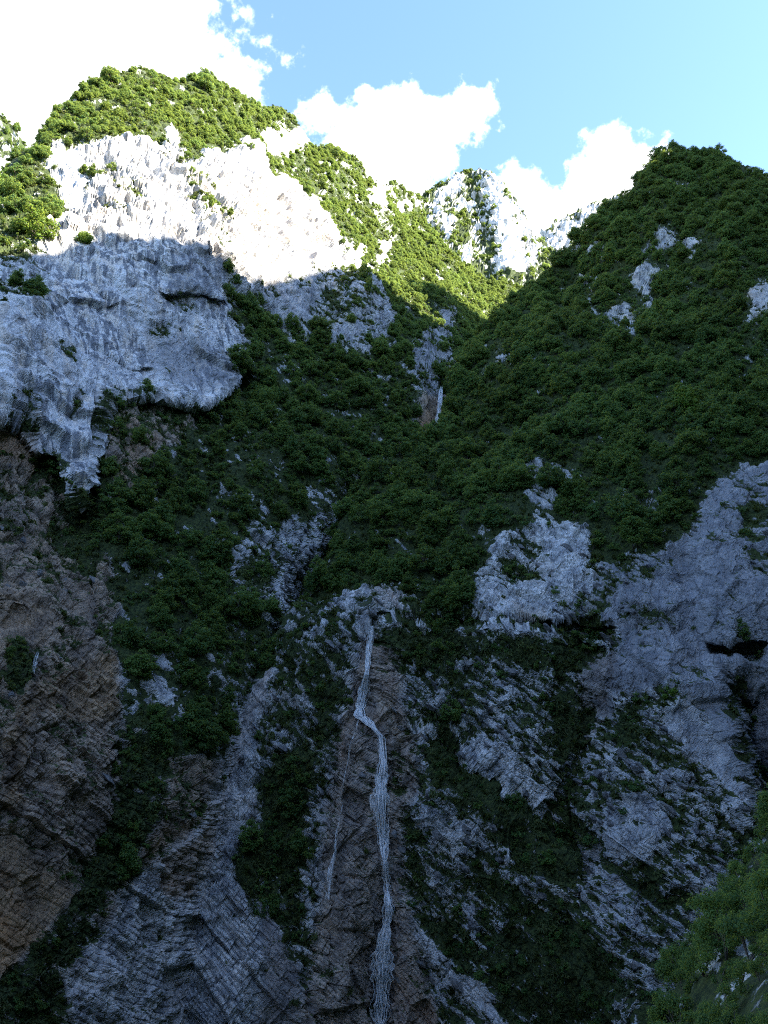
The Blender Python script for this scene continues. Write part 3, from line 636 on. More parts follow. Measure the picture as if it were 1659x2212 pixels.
E_SIL = interp([(-420, 330), (-150, 225), (-40, 238), (0, 256), (20, 268), (42, 306), (50, 356), (70, 440), (200, 600)])
E_R = RBF([(-300, 300, 560), (0, 256, 560), (45, 330, 550), (200, 600, 520), (0, 420, 500), (-300, 600, 480), (0, 620, 470)])
EM = Maps(tree=0.8, moss=0.7, brown=0.0, grey=0.1, rough=1.2, strat=0.0, wet=0.0, tuft=0.1, stk=0.0)
EM.poly([(-30, 345), (15, 335), (45, 345), (45, 385), (0, 410), (-30, 400)], tree=0.05, moss=0.1)
EM.blur(1)
SE = sheet('far_summit', -400, 190, 3.4, E_SIL, 700, E_R, EM, None, back=260, drop=0.9, rough=1.2)
# ---- near bank -------------------------------------------------------
N_SIL = interp([(1330, 2760), (1400, 2390), (1425, 2290), (1440, 2215), (1478, 2085), (1530, 1995), (1590, 1905), (1630, 1840), (1660, 1780), (1700, 1720), (1820, 1610), (2000, 1500), (2500, 1330)])
N_R = RBF([(1290, 2700, 46), (1385, 2230, 52), (1440, 2030, 56), (1560, 1850, 60), (1680, 1660, 64), (2000, 1450, 70), (1500, 2212, 44), (1659, 2212, 36), (1659, 1900, 52), (1900, 2212, 30), (1900, 1800, 52), (1500, 2700, 34), (1900, 2900, 22), (2450, 1400, 70), (2450, 2212, 27), (2450, 3300, 12), (1700, 3400, 20), (1350, 3300, 32)])
NM = Maps(tree=0.25, moss=0.9, brown=0.0, grey=0.3, rough=0.35, strat=0.0, wet=0.0, tuft=1.0, stk=0.0)
NM.spot(1610, 2060, 26, 14, 30, moss=0.05, tuft=0.2, tree=0, rough=0.6); NM.spot(1535, 2080, 22, 34, 20, moss=0.3, tuft=0.5, tree=0.0, rough=0.6); NM.spot(1630, 2170, 34, 18, 40, moss=0.1, tuft=0.3, tree=0, rough=0.6); NM.spot(1560, 1990, 20, 10, 0, moss=0.4, tuft=0.6, tree=0.1)
NM.blur(1)
SN = sheet('near_bank', 1300, 2400, 4.0, N_SIL, 3500, N_R, NM, None, back=26, drop=1.0, rough=0.4, lat=0.3)

# ---- the high ridge behind and to the right of the camera: it shades the gorge ----
SH = np.array([math.sin(SUN_AZ), math.cos(SUN_AZ)]); SP = np.array([-SH[1], SH[0]]); TAN = math.tan(SUN_EL)
def on_sheet(S, px, py):
    R = S.R(np.array([px]), np.array([py]))
    if S.feat is not None: R = R+S.feat(np.array([px], float), np.array([py], float))
    return at(np.array([px]), np.array([py]), R)[0]
P0 = 215.0
edge = []
for (x, y) in [(-380, 620), (-150, 600), (0, 582), (100, 548), (200, 518), (350, 528), (470, 556), (530, 612), (620, 612), (700, 592), (800, 588), (880, 612), (960, 640)]:
    q = on_sheet(SL, x, y); edge.append((q[:2]@SP, q[2]+(P0-q[:2]@SH)*TAN))
for (x, y) in [(1400, 385), (1455, 335), (1500, 331), (1580, 340), (1640, 385)]:
    q = on_sheet(SR, x, y); edge.append((q[:2]@SP, q[2]+(P0-q[:2]@SH)*TAN-2.0))
edge.sort()
EQ = []
for q, h in edge:                       # keep one height per stretch of crest
    if EQ and q-EQ[-1][0] < 9: EQ[-1] = (EQ[-1][0], max(h, EQ[-1][1]))
    else: EQ.append((q, h))
qe, he = EQ[-1]
EQ += [(qe+14, he-25), (qe+45, he-190), (qe+120, he-420), (qe+400, -60)]
EQ = [(-900, EQ[0][1]-190), (-420, EQ[0][1]-110), (-160, EQ[0][1]-30)]+EQ
crest_h = interp(EQ)
qs = np.arange(-900, qe+340, 5.0)
prof = [(-170, -75.0), (-120, 0.0), (-90, 0.30), (-60, 0.55), (-35, 0.76), (-16, 0.90), (-5, 0.985), (0, 1.0), (12, 0.98), (50, 0.86), (130, 0.6), (300, 0.1)]
G = np.zeros((len(prof), len(qs), 3))
for k, (dp, fz) in enumerate(prof):
    xy = SH[None]*(P0+dp)+SP[None]*qs[:, None]
    G[k, :, :2] = xy; G[k, :, 2] = fz if fz < 0 else np.maximum(crest_h(qs)*fz, -70)
nz = fbm(G.reshape(-1, 3), 0.03, 5, off=4.4).reshape(G.shape[:2])
amp = np.array([0, 6, 14, 14, 12, 8, 3, 2, 4, 14, 14, 6.0])[:, None]
G[..., :2] += (nz*amp)[..., None]*SH*-1.0
G[..., 2] += nz*amp*0.25
idx = np.arange(G.shape[0]*G.shape[1]).reshape(G.shape[:2])
fc = np.stack([idx[:-1, :-1], idx[:-1, 1:], idx[1:, 1:], idx[1:, :-1]], 2).reshape(-1, 4)
o = mesh_obj('opposite_mountain', G.reshape(-1, 3), fc, M_ROCK); o['kind'] = 'structure'
ca = o.data.attributes.new('zone', 'FLOAT_COLOR', 'POINT')
ca.data.foreach_set('color', np.stack([np.clip(0.8+nz.ravel()*0.8, 0, 1), 0*nz.ravel(), 0*nz.ravel()+0.4, 0*nz.ravel()], 1).astype(np.float32).ravel())

# ---- ground: roadside terrace under the camera, gorge floor, bank rising behind ----
gx = np.concatenate([np.linspace(-1500, -320, 30), np.linspace(-300, 300, 121), np.linspace(320, 1500, 30)])
gy = np.concatenate([np.linspace(-1200, -260, 26), np.linspace(-250, -10, 60), np.linspace(-8, 60, 70), np.linspace(65, 400, 60), np.linspace(450, 2600, 40)])
XX, YY = np.meshgrid(gx, gy)
ZZ = -72*sstep(YY, 2.0, 46.0)
up = np.maximum(-9-YY, 0); ZZ = ZZ+np.minimum(up*1.25, 60+up*0.35)
ZZ = np.where(YY < -260, ZZ[np.argmin(np.abs(gy+260))][None], ZZ)
Pg = np.stack([XX, YY, ZZ], 2).reshape(-1, 3)
away = sstep(np.hypot(XX, YY).ravel(), 14, 45)
Pg[:, 2] += fbm(Pg, 0.03, 5, off=8.0)*9*away
idx = np.arange(len(Pg)).reshape(XX.shape)
fc = np.stack([idx[:-1, :-1], idx[:-1, 1:], idx[1:, 1:], idx[1:, :-1]], 2).reshape(-1, 4)
o = mesh_obj('ground', Pg, fc, M_ROCK); o['kind'] = 'structure'
ca = o.data.attributes.new('zone', 'FLOAT_COLOR', 'POINT')
mz = np.clip(0.85+fbm(Pg, 0.05, 3, off=1.0), 0, 1)
ca.data.foreach_set('color', np.stack([mz, 0*mz, 0*mz+0.5, 0*mz], 1).astype(np.float32).ravel())

# =====================================================================
# plants
# =====================================================================
def tube(V, Fc, pts, rad, sides=5):
    b = len(V); pts = [Vector(p) for p in pts]
    for k, p in enumerate(pts):
        d = (pts[min(k+1, len(pts)-1)]-pts[max(k-1, 0)]).normalized()
        a = d.orthogonal().normalized(); c = d.cross(a)
        for s in range(sides):
            w = 2*math.pi*s/sides
            V.append(tuple(p+(a*math.cos(w)+c*math.sin(w))*rad[k]))
    for k in range(len(pts)-1):
        for s in range(sides):
            s2 = (s+1) % sides
            Fc.append((b+k*sides+s, b+k*sides+s2, b+(k+1)*sides+s2, b+(k+1)*sides+s))
def leaves(rg, centers, radii, n, size, flat=0.7, up=0.5, hang=0.0):
    """small diamond leaf sprays spread through the clumps of a crown"""
    c = rg.choice(len(centers), n, p=np.array(radii)**2.2/np.sum(np.array(radii)**2.2))
    u = rg.normal(size=(n, 3)); u /= np.linalg.norm(u, axis=1)[:, None]
    r = np.array(radii)[c]*rg.uniform(0.2, 1.0, n)**0.5*rg.uniform(0.7, 1.45, n)
    p = np.array(centers)[c]+u*r[:, None]*np.array([1, 1, flat])
    nn = u*0.9+rg.normal(size=(n, 3))*0.42+np.array([0, 0, up]); nn /= np.linalg.norm(nn, axis=1)[:, None]
    t = np.cross(nn, rg.normal(size=(n, 3))); t[:, 2] -= hang; t /= np.linalg.norm(t, axis=1)[:, None]
    b = np.cross(nn, t)
    s = (size*rg.uniform(0.55, 1.35, n))[:, None]
    q = np.stack([p+t*s, p+b*s*0.55+nn*s*0.12, p-t*s, p-b*s*0.55+nn*s*0.12], 1)
    return q.reshape(-1, 3), np.arange(4*n).reshape(-1, 4)
def make_tree(seed, h=8.0, w=0.36, n=2900, leaf=0.25, clumps=26, base=0.22, pointed=0.0):
    rg = np.random.default_rng(seed)
    V, Fc = [], []
    lean = rg.normal(size=2)*0.05*h
    def stem(t): return (lean[0]*t*t, lean[1]*t*t, h*0.88*t-0.6)
    tube(V, Fc, [stem(t) for t in (0, 0.15, 0.4, 0.7, 1.0)], [0.024*h, 0.019*h, 0.014*h, 0.008*h, 0.003*h], 6)
    C, Rd = [], []
    for k in range(clumps):
        z = base+(0.93-base)*((k+rg.uniform(0.1, 0.9))/clumps)
        prof = math.sin(math.pi*min(1, (z-base+0.16)/(1.16-base)))**0.75*(1-pointed*(z-base))
        a = k*2.4+rg.uniform(-.5, .5); rr = w*h*prof*rg.uniform(0.45, 1.0)
        st = np.array(stem(z*0.9)); c = st+np.array([math.cos(a)*rr, math.sin(a)*rr, h*rg.uniform(0.02, 0.10)])
        C.append(c); Rd.append(h*rg.uniform(0.065, 0.145)*(0.7+0.5*prof))
        tube(V, Fc, [tuple(st-np.array([0, 0, h*0.06])), tuple((st+c)/2+np.array([0, 0, 0.02*h])), tuple(c)], [0.008*h, 0.005*h, 0.002*h], 4)
    C.append(np.array(stem(1.0))+np.array([0, 0, 0.02*h])); Rd.append(0.10*h)
    L = leaves(rg, C, Rd, n, leaf, 0.62)
    return (np.array(V), np.array(Fc)), L
def make_shrub(seed, h=2.2, n=420, leaf=0.2, spread=0.5, hang=0.0):
    rg = np.random.default_rng(seed); V, Fc, C, Rd = [], [], [], []
    for k in range(7):
        a = rg.uniform(0, 6.28); e = rg.uniform(0.2, 1.0)
        c = np.array([math.cos(a)*spread*h*(1.1-e*0.5), math.sin(a)*spread*h*(1.1-e*0.5), h*e*0.8-hang*h*rg.uniform(0, 1)])
        tube(V, Fc, [(0, 0, -0.4), tuple(c*0.5+np.array([0, 0, 0.1*h])), tuple(c)], [0.02*h, 0.014*h, 0.005*h], 4)
        C.append(c); Rd.append(h*rg.uniform(0.16, 0.30))
    return (np.array(V), np.array(Fc)), leaves(rg, C, Rd, n, leaf, 0.7, hang=hang*2)
def make_tuft(seed, n=46, h=0.8):
    """a cushion of arching blades and leaves growing from a crack"""
    rg = np.random.default_rng(seed); V = []; Fc = []
    for k in range(n):
        a = rg.uniform(0, 6.28); L = h*rg.uniform(0.5, 1.2); o_ = rg.normal(size=2)*0.22*h
        out = L*rg.uniform(0.25, 0.8); up = L*rg.uniform(0.2, 0.8); w_ = rg.uniform(0.04, 0.10)*h*1.2
        d = np.array([math.cos(a), math.sin(a), 0]); s_ = np.array([-d[1], d[0], 0])*w_
        p0 = np.array([o_[0], o_[1], -0.15]); p1 = p0+d*out*0.5+np.array([0, 0, up]); p2 = p0+d*out+np.array([0, 0, up*rg.uniform(0.1, 0.9)])
        b = len(V); V += [p0-s_*.4, p0+s_*.4, p1+s_, p1-s_, p2+s_*.2, p2-s_*.2]; Fc += [(b, b+1, b+2, b+3), (b+3, b+2, b+4, b+5)]
    return np.array(V), np.array(Fc)

def raw_mesh(name, parts):
    """one mesh out of (verts, quads, material) pieces, as a template"""
    me = bpy.data.meshes.new(name); vs, fs, mi, off = [], [], [], 0
    for k, (v, f, m) in enumerate(parts):
        vs.append(np.asarray(v, np.float32)); fs.append(np.asarray(f, np.int32)+off); mi.append(np.full(len(f), k, np.int32)); off += len(v); me.materials.append(m)
    vs = np.concatenate(vs); fs = np.concatenate(fs); mi = np.concatenate(mi)
    me.vertices.add(len(vs)); me.vertices.foreach_set('co', vs.ravel()); me.loops.add(fs.size); me.loops.foreach_set('vertex_index', fs.ravel())
    me.polygons.add(len(fs)); me.polygons.foreach_set('loop_start', np.arange(0, fs.size, 4, dtype=np.int32)); me.polygons.foreach_set('material_index', mi)
    me.update(calc_edges=True); return me
TREE_DEF = [dict(seed=1), dict(seed=2, w=0.40, clumps=30), dict(seed=3, w=0.28, pointed=0.5, clumps=32), dict(seed=4, w=0.37, base=0.12), dict(seed=5, w=0.32, clumps=32, n=3300), dict(seed=6, w=0.44, base=0.1, clumps=32, n=3300), dict(seed=7, w=0.30, pointed=0.3)]
TREES = [make_tree(**d) for d in TREE_DEF]
SHRUBS = [make_shrub(21), make_shrub(22, spread=0.7), make_shrub(23, spread=0.4, n=360), make_shrub(24, hang=0.5, spread=0.4)]
TUFTS = [make_tuft(31), make_tuft(32, 60), make_tuft(33, 36, 1.1)]
NEARB = [make_shrub(41, 2.4, 2300, 0.085, 0.55), make_shrub(42, 2.0, 2000, 0.08, 0.7), make_shrub(43, 2.8, 2400, 0.09, 0.45)]
def template_collection(name, meshes):
    c = bpy.data.collections.new(name)
    for k, me in enumerate(meshes):
        c.objects.link(bpy.data.objects.new('%s_%02d' % (name, k), me))
    return c
T_TREE = [raw_mesh('tree_template', [(t[0][0], t[0][1], M_BARK), (t[1][0], t[1][1], M_LEAF)]) for t in TREES]
T_SHRUB = [raw_mesh('shrub_template', [(t[0][0], t[0][1], M_BARK), (t[1][0], t[1][1], M_LEAF)]) for t in SHRUBS]
T_TUFT = [raw_mesh('tuft_template', [(t[0], t[1], M_TUFT)]) for t in TUFTS]
T_NEAR = [raw_mesh('near_shrub_template', [(t[0][0], t[0][1], M_BARK), (t[1][0], t[1][1], M_LEAF)]) for t in NEARB]
C_TREE = template_collection('tree_kind', T_TREE); C_SHRUB = template_collection('shrub_kind', T_SHRUB); C_TUFT = template_collection('tuft_kind', T_TUFT); C_NEAR = template_collection('near_kind', T_NEAR)

def scatter_tree(coll):
    ng = bpy.data.node_groups.new('scatter', 'GeometryNodeTree')
    ng.interface.new_socket('Geometry', in_out='INPUT', socket_type='NodeSocketGeometry'); ng.interface.new_socket('Geometry', in_out='OUTPUT', socket_type='NodeSocketGeometry')
    n = ng.nodes; l = ng.links
    gi = n.new('NodeGroupInput'); go = n.new('NodeGroupOutput'); ci = n.new('GeometryNodeCollectionInfo'); ci.inputs['Collection'].default_value = coll
    ci.inputs['Separate Children'].default_value = True; ci.inputs['Reset Children'].default_value = True
    ip = n.new('GeometryNodeInstanceOnPoints'); ip.inputs['Pick Instance'].default_value = True
    def attr(nm, t):
        a = n.new('GeometryNodeInputNamedAttribute'); a.data_type = t; a.inputs[0].default_value = nm; return a.outputs[0]
    l.new(gi.outputs[0], ip.inputs['Points']); l.new(ci.outputs[0], ip.inputs['Instance'])
    l.new(attr('kind_index', 'INT'), ip.inputs['Instance Index'])
    er = n.new('FunctionNodeEulerToRotation'); l.new(attr('turn', 'FLOAT_VECTOR'), er.inputs[0]); l.new(er.outputs[0], ip.inputs['Rotation'])
    l.new(attr('size', 'FLOAT_VECTOR'), ip.inputs['Scale']); l.new(ip.outputs[0], go.inputs[0])
    return ng
NG = {c.name: scatter_tree(c) for c in (C_TREE, C_SHRUB, C_TUFT, C_NEAR)}
def stuff(name, coll, P, kidx, rot, size, label):
    if len(P) == 0: return None
    me = bpy.data.meshes.new(name); me.vertices.add(len(P)); me.vertices.foreach_set('co', np.asarray(P, np.float32).ravel())
    for nm, ty, data, key in (('kind_index', 'INT', np.asarray(kidx, np.int32), 'value'), ('turn', 'FLOAT_VECTOR', np.asarray(rot, np.float32).ravel(), 'vector'), ('size', 'FLOAT_VECTOR', np.asarray(size, np.float32).ravel(), 'vector')):
        a = me.attributes.new(nm, ty, 'POINT'); a.data.foreach_set(key, data)
    o = bpy.data.objects.new(name, me); COL.objects.link(o)
    md = o.modifiers.new('scatter', 'NODES'); md.node_group = NG[coll.name]
    tag(o, label, name.replace('_', ' ').split(' ')[-1], None, 'stuff'); return o

def scatter(S, dens, count_per_m2, rg, rowmin=None, cap=100000):
    a = (S.area*dens); 
    a[:max(0, S.nb-5)] = 0; a[:, :2] = 0; a[:, -2:] = 0; a[-2:] = 0
    py = S.PY; a[py > (2330 if S is not SN else 3300)] = 0
    w = a.ravel(); N = int(min(cap, w.sum()*count_per_m2))
    k = rg.choice(len(w), N, p=w/w.sum())
    P = S.V.reshape(-1, 3)[k]; n = S.N.reshape(-1, 3)[k]
    return k, P, n
def euler_out(n, rg, tilt):
    """upright, leaning a little out of the slope"""
    N = len(n); r = np.zeros((N, 3))
    r[:, 0] = -n[:, 1]*tilt+rg.normal(size=N)*0.08; r[:, 1] = n[:, 0]*tilt+rg.normal(size=N)*0.08; r[:, 2] = rg.uniform(0, 6.28, N)
    return r
CAND = []       # (apparent size, position, kind index, rotation, scale, sheet name)
rg = np.random.default_rng(77)
SP_T = {'left_mountain': (0.066, 6.8), 'right_mountain': (0.070, 6.8), 'central_peak': (0.014, 9.0), 'far_ridge': (0.008, 9.5), 'far_summit': (0.022, 8.0)}
for S in (SL, SR, SC, SF, SE):
    per, hh = SP_T[S.name]
    clump = sstep(fbm(S.V.reshape(-1, 3), 0.05, 3, off=12.0).reshape(S.V.shape[:2]), -0.45, 0.25)*0.75+0.25
    k, P, n = scatter(S, np.clip(S.Z['tree'], 0, 1)**1.4*clump*((1+0.8*sstep(S.V[..., 2], 110, 190)) if S is SL else 1.0), per, rg, cap=9000)
    ki = rg.integers(0, len(TREES), len(k))
    sc = hh/8.0*rg.uniform(0.5, 1.3, len(k))*((1-0.30*sstep(P[:, 2], 110, 190)) if S is SL else 1.0)*(0.75+0.25*np.clip(S.Z['tree'].ravel()[k], 0, 1))
    P = P-n*0.5-np.array([0, 0, 0.3])
    rot = euler_out(n, rg, 0.22)
    for j in range(len(k)):
        CAND.append((P[j], int(ki[j]), rot[j], (sc[j]*rg.uniform(0.9, 1.15), sc[j]*rg.uniform(0.9, 1.15), sc[j]), S))
    # shrubs fill the gaps of the wood and the bands of green
    g = np.clip(S.moss-0.45, 0, 1)*2*np.clip(S.Z['tuft']*0.8+S.Z['tree']*0.5, 0, 1.2)
    k, P, n = scatter(S, g, {'left_mountain': 0.20, 'right_mountain': 0.20}.get(S.name, 0.02), rg, cap=26000)
    sc = rg.uniform(0.45, 1.15, len(k))*(1.0 if S in (SL, SR) else 2.2)*(0.75+0.4*np.clip(S.Z['tree'].ravel()[k], 0, 1))
    stuff('shrubs', C_SHRUB, P-n*0.15, rg.integers(0, len(SHRUBS), len(k)), euler_out(n, rg, 0.7), np.stack([sc*rg.uniform(.8, 1.3, len(k)), sc*rg.uniform(.8, 1.3, len(k)), sc], 1),
          'low green shrubs covering the slope of the %s' % S.name.replace('_', ' '))
    print(S.name, 'trees', len(CAND), 'shrubs', len(k))
for S in (SL, SR):
    g = np.clip(S.moss-0.35, 0, 1)*np.clip(S.Z['tuft'], 0, 1)
    k, P, n = scatter(S, g, 1.8, rg, cap=36000)
    sc = rg.uniform(0.5, 1.5, len(k))
    stuff('ledge_plants', C_TUFT, P, rg.integers(0, len(TUFTS), len(k)), euler_out(n, rg, 1.0), np.stack([sc, sc, sc], 1), 'grass tufts and small plants in the cracks of the %s' % S.name.replace('_', ' '))
    print(S.name, 'tufts', len(k))
k, P, n = scatter(SN, np.clip(SN.moss-0.3, 0, 1)*sstep(fbm(SN.V.reshape(-1, 3), 0.12, 3, off=7.0).reshape(SN.V.shape[:2]), -0.8, 0.3), 1.9, rg, cap=11000)
sc = rg.uniform(0.2, 0.7, len(k))*(0.55+1.0*sstep(fbm(P, 0.16, 3, off=27.0), -0.25, 0.35))
stuff('bank_shrubs', C_NEAR, P-n*0.2, rg.integers(0, len(NEARB), len(k)), euler_out(n, rg, 0.5), np.stack([sc, sc, sc], 1), 'dense soft green shrubs covering the near bank at lower right')
print('near', len(k))

# --- single trees: the ones that show largest are objects of their own, the rest is woodland ---
PP = np.array([c[0] for c in CAND]); pxs, pys = project(PP); dist = np.linalg.norm(PP-EYE, axis=1)
hgt = np.array([c[3][2]*8 for c in CAND]); app = hgt/dist*F
vis = (pxs > 5) & (pxs < 1655) & (pys < 2200) & (pys-app > 5)
isl = np.array([c[4] is SL or c[4] is SC or c[4] is SF or c[4] is SE for c in CAND])
vis &= ~(isl & (pys-app*0.5 > R_SIL(pxs)))
vis &= ~((~isl) & (pys-app*0.5 > N_SIL(pxs)))
order = np.argsort(-(app*vis)); chosen = set(order[:282].tolist())

M_TRUNKS = [raw_mesh('trunk', [(t[0][0], t[0][1], M_BARK)]) for t in TREES]
M_CROWNS = [raw_mesh('crown', [(t[1][0], t[1][1], M_LEAF)]) for t in TREES]
M_CROWNS_B = [raw_mesh('crown', [(t[1][0], t[1][1], M_BRIGHT)]) for t in TREES]
def put_tree(P, kind, rot, size, label, group=None, bright=False):
    e = bpy.data.objects.new('tree', None); COL.objects.link(e)
    e.location = P; e.rotation_euler = rot; e.scale = size; e.empty_display_size = 0.5
    tag(e, label, 'tree', group)
    for nm, me in (('trunk', M_TRUNKS[kind]), ('crown', (M_CROWNS_B if bright else M_CROWNS)[kind])):
        c = bpy.data.objects.new(nm, me); COL.objects.link(c); c.parent = e
    return e
LAND = [(1498, 830, 'the right slope\'s tall pale tree'), (1425, 515, 'the right mountain\'s highest bare rock'), (1345, 690, 'the right mountain\'s wedge of bare rock'),
        (950, 885, 'the upper waterfall'), (803, 1350, 'the lip of the tall waterfall'), (1295, 1368, 'the window of the road gallery'), (170, 1040, 'the hanging tongue of white rock'),
        (330, 858, 'the dark overhang'), (560, 1290, 'the pale rock beside the gully'), (1190, 1030, 'the shaded wood\'s pale rock patch'), (1080, 645, 'the sunlit notch'),
        (1600, 1560, 'the dark cleft at the right edge'), (520, 760, 'the pale shaded cliff\'s right end'), (760, 640, 'the shaded rock under the sunlit ridge'), (1530, 650, 'the right mountain\'s round light tree'),
        (300, 155, 'the top of the left summit'), (80, 440, 'the big sunlit tree at the left'), (720, 320, 'the green knob of the sunlit ridge'), (850, 480, 'the foot of the sunlit ridge'), (1045, 370, 'the tip of the central peak'),
        (1485, 318, 'the top of the right mountain'), (560, 300, 'the upper edge of the sunlit cliff'), (210, 1290, 'the brown wall\'s dark wet streak'), (430, 1420, 'the largest tree of the left wood'), (540, 1480, 'the head of the pale chute'),
        (1260, 1200, 'the pale slab above the road ledge'), (720, 1120, 'the middle of the gully'), (630, 1760, 'the green strip beside the tall waterfall'), (1160, 800, 'the bend of the wooded right flank'), (640, 950, 'the middle of the left wood'), (1000, 1180, 'the dark wood above the road'), (400, 1090, 'the wood under the overhang'),
        (1620, 900, 'the right edge of the wood')]
SHAPE = ['upright', 'broad', 'pointed', 'low-branched', 'open-crowned', 'spreading', 'narrow']
def tree_words(S, x, y, kind, ap):
    d = [math.hypot(x-l[0], y-l[1]) for l in LAND]; k = int(np.argmin(d)); lx, ly, ln = LAND[k]
    if d[k] < 28: where = 'right at'
    else:
        sec = int(((math.degrees(math.atan2(ly-y, x-lx))+382.5) % 360)//45)
        where = ['right of', 'upper right of', 'above', 'upper left of', 'left of', 'lower left of', 'below', 'lower right of'][sec]
        where = ('just ' if d[k] < 70 else '' if d[k] < 125 else 'well ')+where
    lit = S in (SC, SF, SE) or (S is SL and y < 560)
    size = 'large ' if ap > 72 else 'small ' if ap < 56 else ''
    return '%s%s %s tree %s %s' % (size, SHAPE[kind], 'sunlit' if lit else 'dark', where, ln), 'trees near '+ln.replace('the ', '', 1)
WORDS = {j: tree_words(CAND[j][4], pxs[j], pys[j]-app[j]*0.4, CAND[j][1], app[j]) for j in sorted(chosen)}
same = {}
for j, (lab, grp) in WORDS.items(): same.setdefault(lab, []).append(j)
for lab, js in same.items():
    js.sort(key=lambda j: pys[j])
    ends = {2: ('upper', 'lower'), 3: ('upper', 'middle', 'lower')}.get(len(js))
    for q, j in enumerate(js):
        WORDS[j] = (lab+(', %s one' % ends[q] if ends and len(lab.split()) < 15 else ', '+ends[q] if ends else ''), WORDS[j][1])
for j in sorted(chosen):
    c = CAND[j]; put_tree(c[0], c[1], c[2], c[3], WORDS[j][0], WORDS[j][1])
for S in (SL, SR, SC, SF, SE):
    js = [j for j in range(len(CAND)) if CAND[j][4] is S and j not in chosen]
    if js:
        stuff('woodland', C_TREE, np.array([CAND[j][0] for j in js]), [CAND[j][1] for j in js], np.array([CAND[j][2] for j in js]), np.array([CAND[j][3] for j in js]),
              'broadleaf wood covering the %s' % S.name.replace('_', ' '))
# trees one can point to
for (S, x, y, hm, kind, bright, lab) in [
        (SL, 92, 1000, 4.0, 5, True, 'bright green round bush below the hanging tongue of white rock'),
        (SR, 1498, 905, 13.0, 2, True, 'tall pale green tree rising above the wood on the right slope'),
        (SR, 1530, 715, 10.0, 0, False, 'round light green tree standing out below the bare rock of the right mountain'),
        (SR, 1447, 1512, 4.5, 3, True, 'bright green bush on the ledge of the grey right wall'),
        (SL, 75, 520, 12.0, 5, True, 'big sunlit spreading tree at the left edge of the white cliff'),
        (SL, 178, 528, 6.5, 4, True, 'sunlit tree on the brow where the cliff falls into shadow'),
        (SL, 785, 600, 8.0, 3, False, 'dark tree on the brow of the shaded rock right of the sunlit cliff'),
        (SL, 900, 640, 10.0, 1, False, 'dark tree on the last shaded knoll before the sunlit valley'),
        (SL, 1075, 665, 11.0, 5, False, 'broad tree in the shaded notch below the central peak'),
        (SL, 240, 180, 10.0, 1, False, 'tree at the very top of the left summit'),
        (SL, 440, 195, 10.0, 0, False, 'tree crowning the second hump of the left summit'),
        (SL, 725, 345, 11.0, 5, False, 'tree on the small green knob of the sunlit ridge'),
        (SL, 490, 590, 6.0, 4, False, 'small tree in the cleft right of the pale shaded cliff'),
        (SL, 430, 1420, 8.0, 1, False, 'largest dark tree in the middle of the left wood'),
        (SL, 480, 1350, 7.0, 0, False, 'green lit tree crown in the dark left wood beside the gully rock'),
        (SR, 1010, 1300, 6.5, 6, False, 'dark tree just above the road ledge between two pale rocks'),
        (SR, 1240, 1345, 5.0, 3, False, 'bush beside the gallery window at the end of the road ledge'),
        (SR, 630, 1760, 7.0, 3, False, 'dark bushy tree on the green strip left of the lower waterfall')]:
    P, n = nearest(S, x, y)
    put_tree(P-n*0.4-np.array([0, 0, 0.3]), kind, (-n[1]*0.2, n[0]*0.2, random.uniform(0, 6)), (hm/8,)*3, lab, None, bright)

# =====================================================================
# loose pale blocks standing proud of the mossy walls
# =====================================================================
def rock_mesh(seed):
    rgk = np.random.default_rng(seed); t = (1+5**.5)/2
    V = [(-1, t, 0), (1, t, 0), (-1, -t, 0), (1, -t, 0), (0, -1, t), (0, 1, t), (0, -1, -t), (0, 1, -t), (t, 0, -1), (t, 0, 1), (-t, 0, -1), (-t, 0, 1)]
    Fq = [(0, 11, 5), (0, 5, 1), (0, 1, 7), (0, 7, 10), (0, 10, 11), (1, 5, 9), (5, 11, 4), (11, 10, 2), (10, 7, 6), (7, 1, 8), (3, 9, 4), (3, 4, 2), (3, 2, 6), (3, 6, 8), (3, 8, 9), (4, 9, 5), (2, 4, 11), (6, 2, 10), (8, 6, 7), (9, 8, 1)]
    V = [np.array(v)/np.linalg.norm(v) for v in V]; cache = {}; F2 = []
    def mid(a, b):
        k_ = (min(a, b), max(a, b))
        if k_ not in cache:
            m_ = V[a]+V[b]; V.append(m_/np.linalg.norm(m_)); cache[k_] = len(V)-1
        return cache[k_]
    for a, b, c in Fq:
        x, y, z = mid(a, b), mid(b, c), mid(c, a); F2 += [(a, x, z), (b, y, x), (c, z, y), (x, y, z)]
    V = np.array(V)
    for _ in range(8):
        n_ = rgk.normal(size=3); n_ /= np.linalg.norm(n_); d_ = rgk.uniform(0.35, 0.75)
        e_ = np.maximum(V@n_-d_, 0); V = V-e_[:, None]*n_
    V += rgk.normal(size=V.shape)*0.035
    me = bpy.data.meshes.new('rock'); me.from_pydata([tuple(v) for v in V], [], F2); me.materials.append(M_ROCK); return me
ROCKS = [rock_mesh(100+k) for k in range(12)]
bedq = Vector(BED).to_track_quat('Z', 'X')
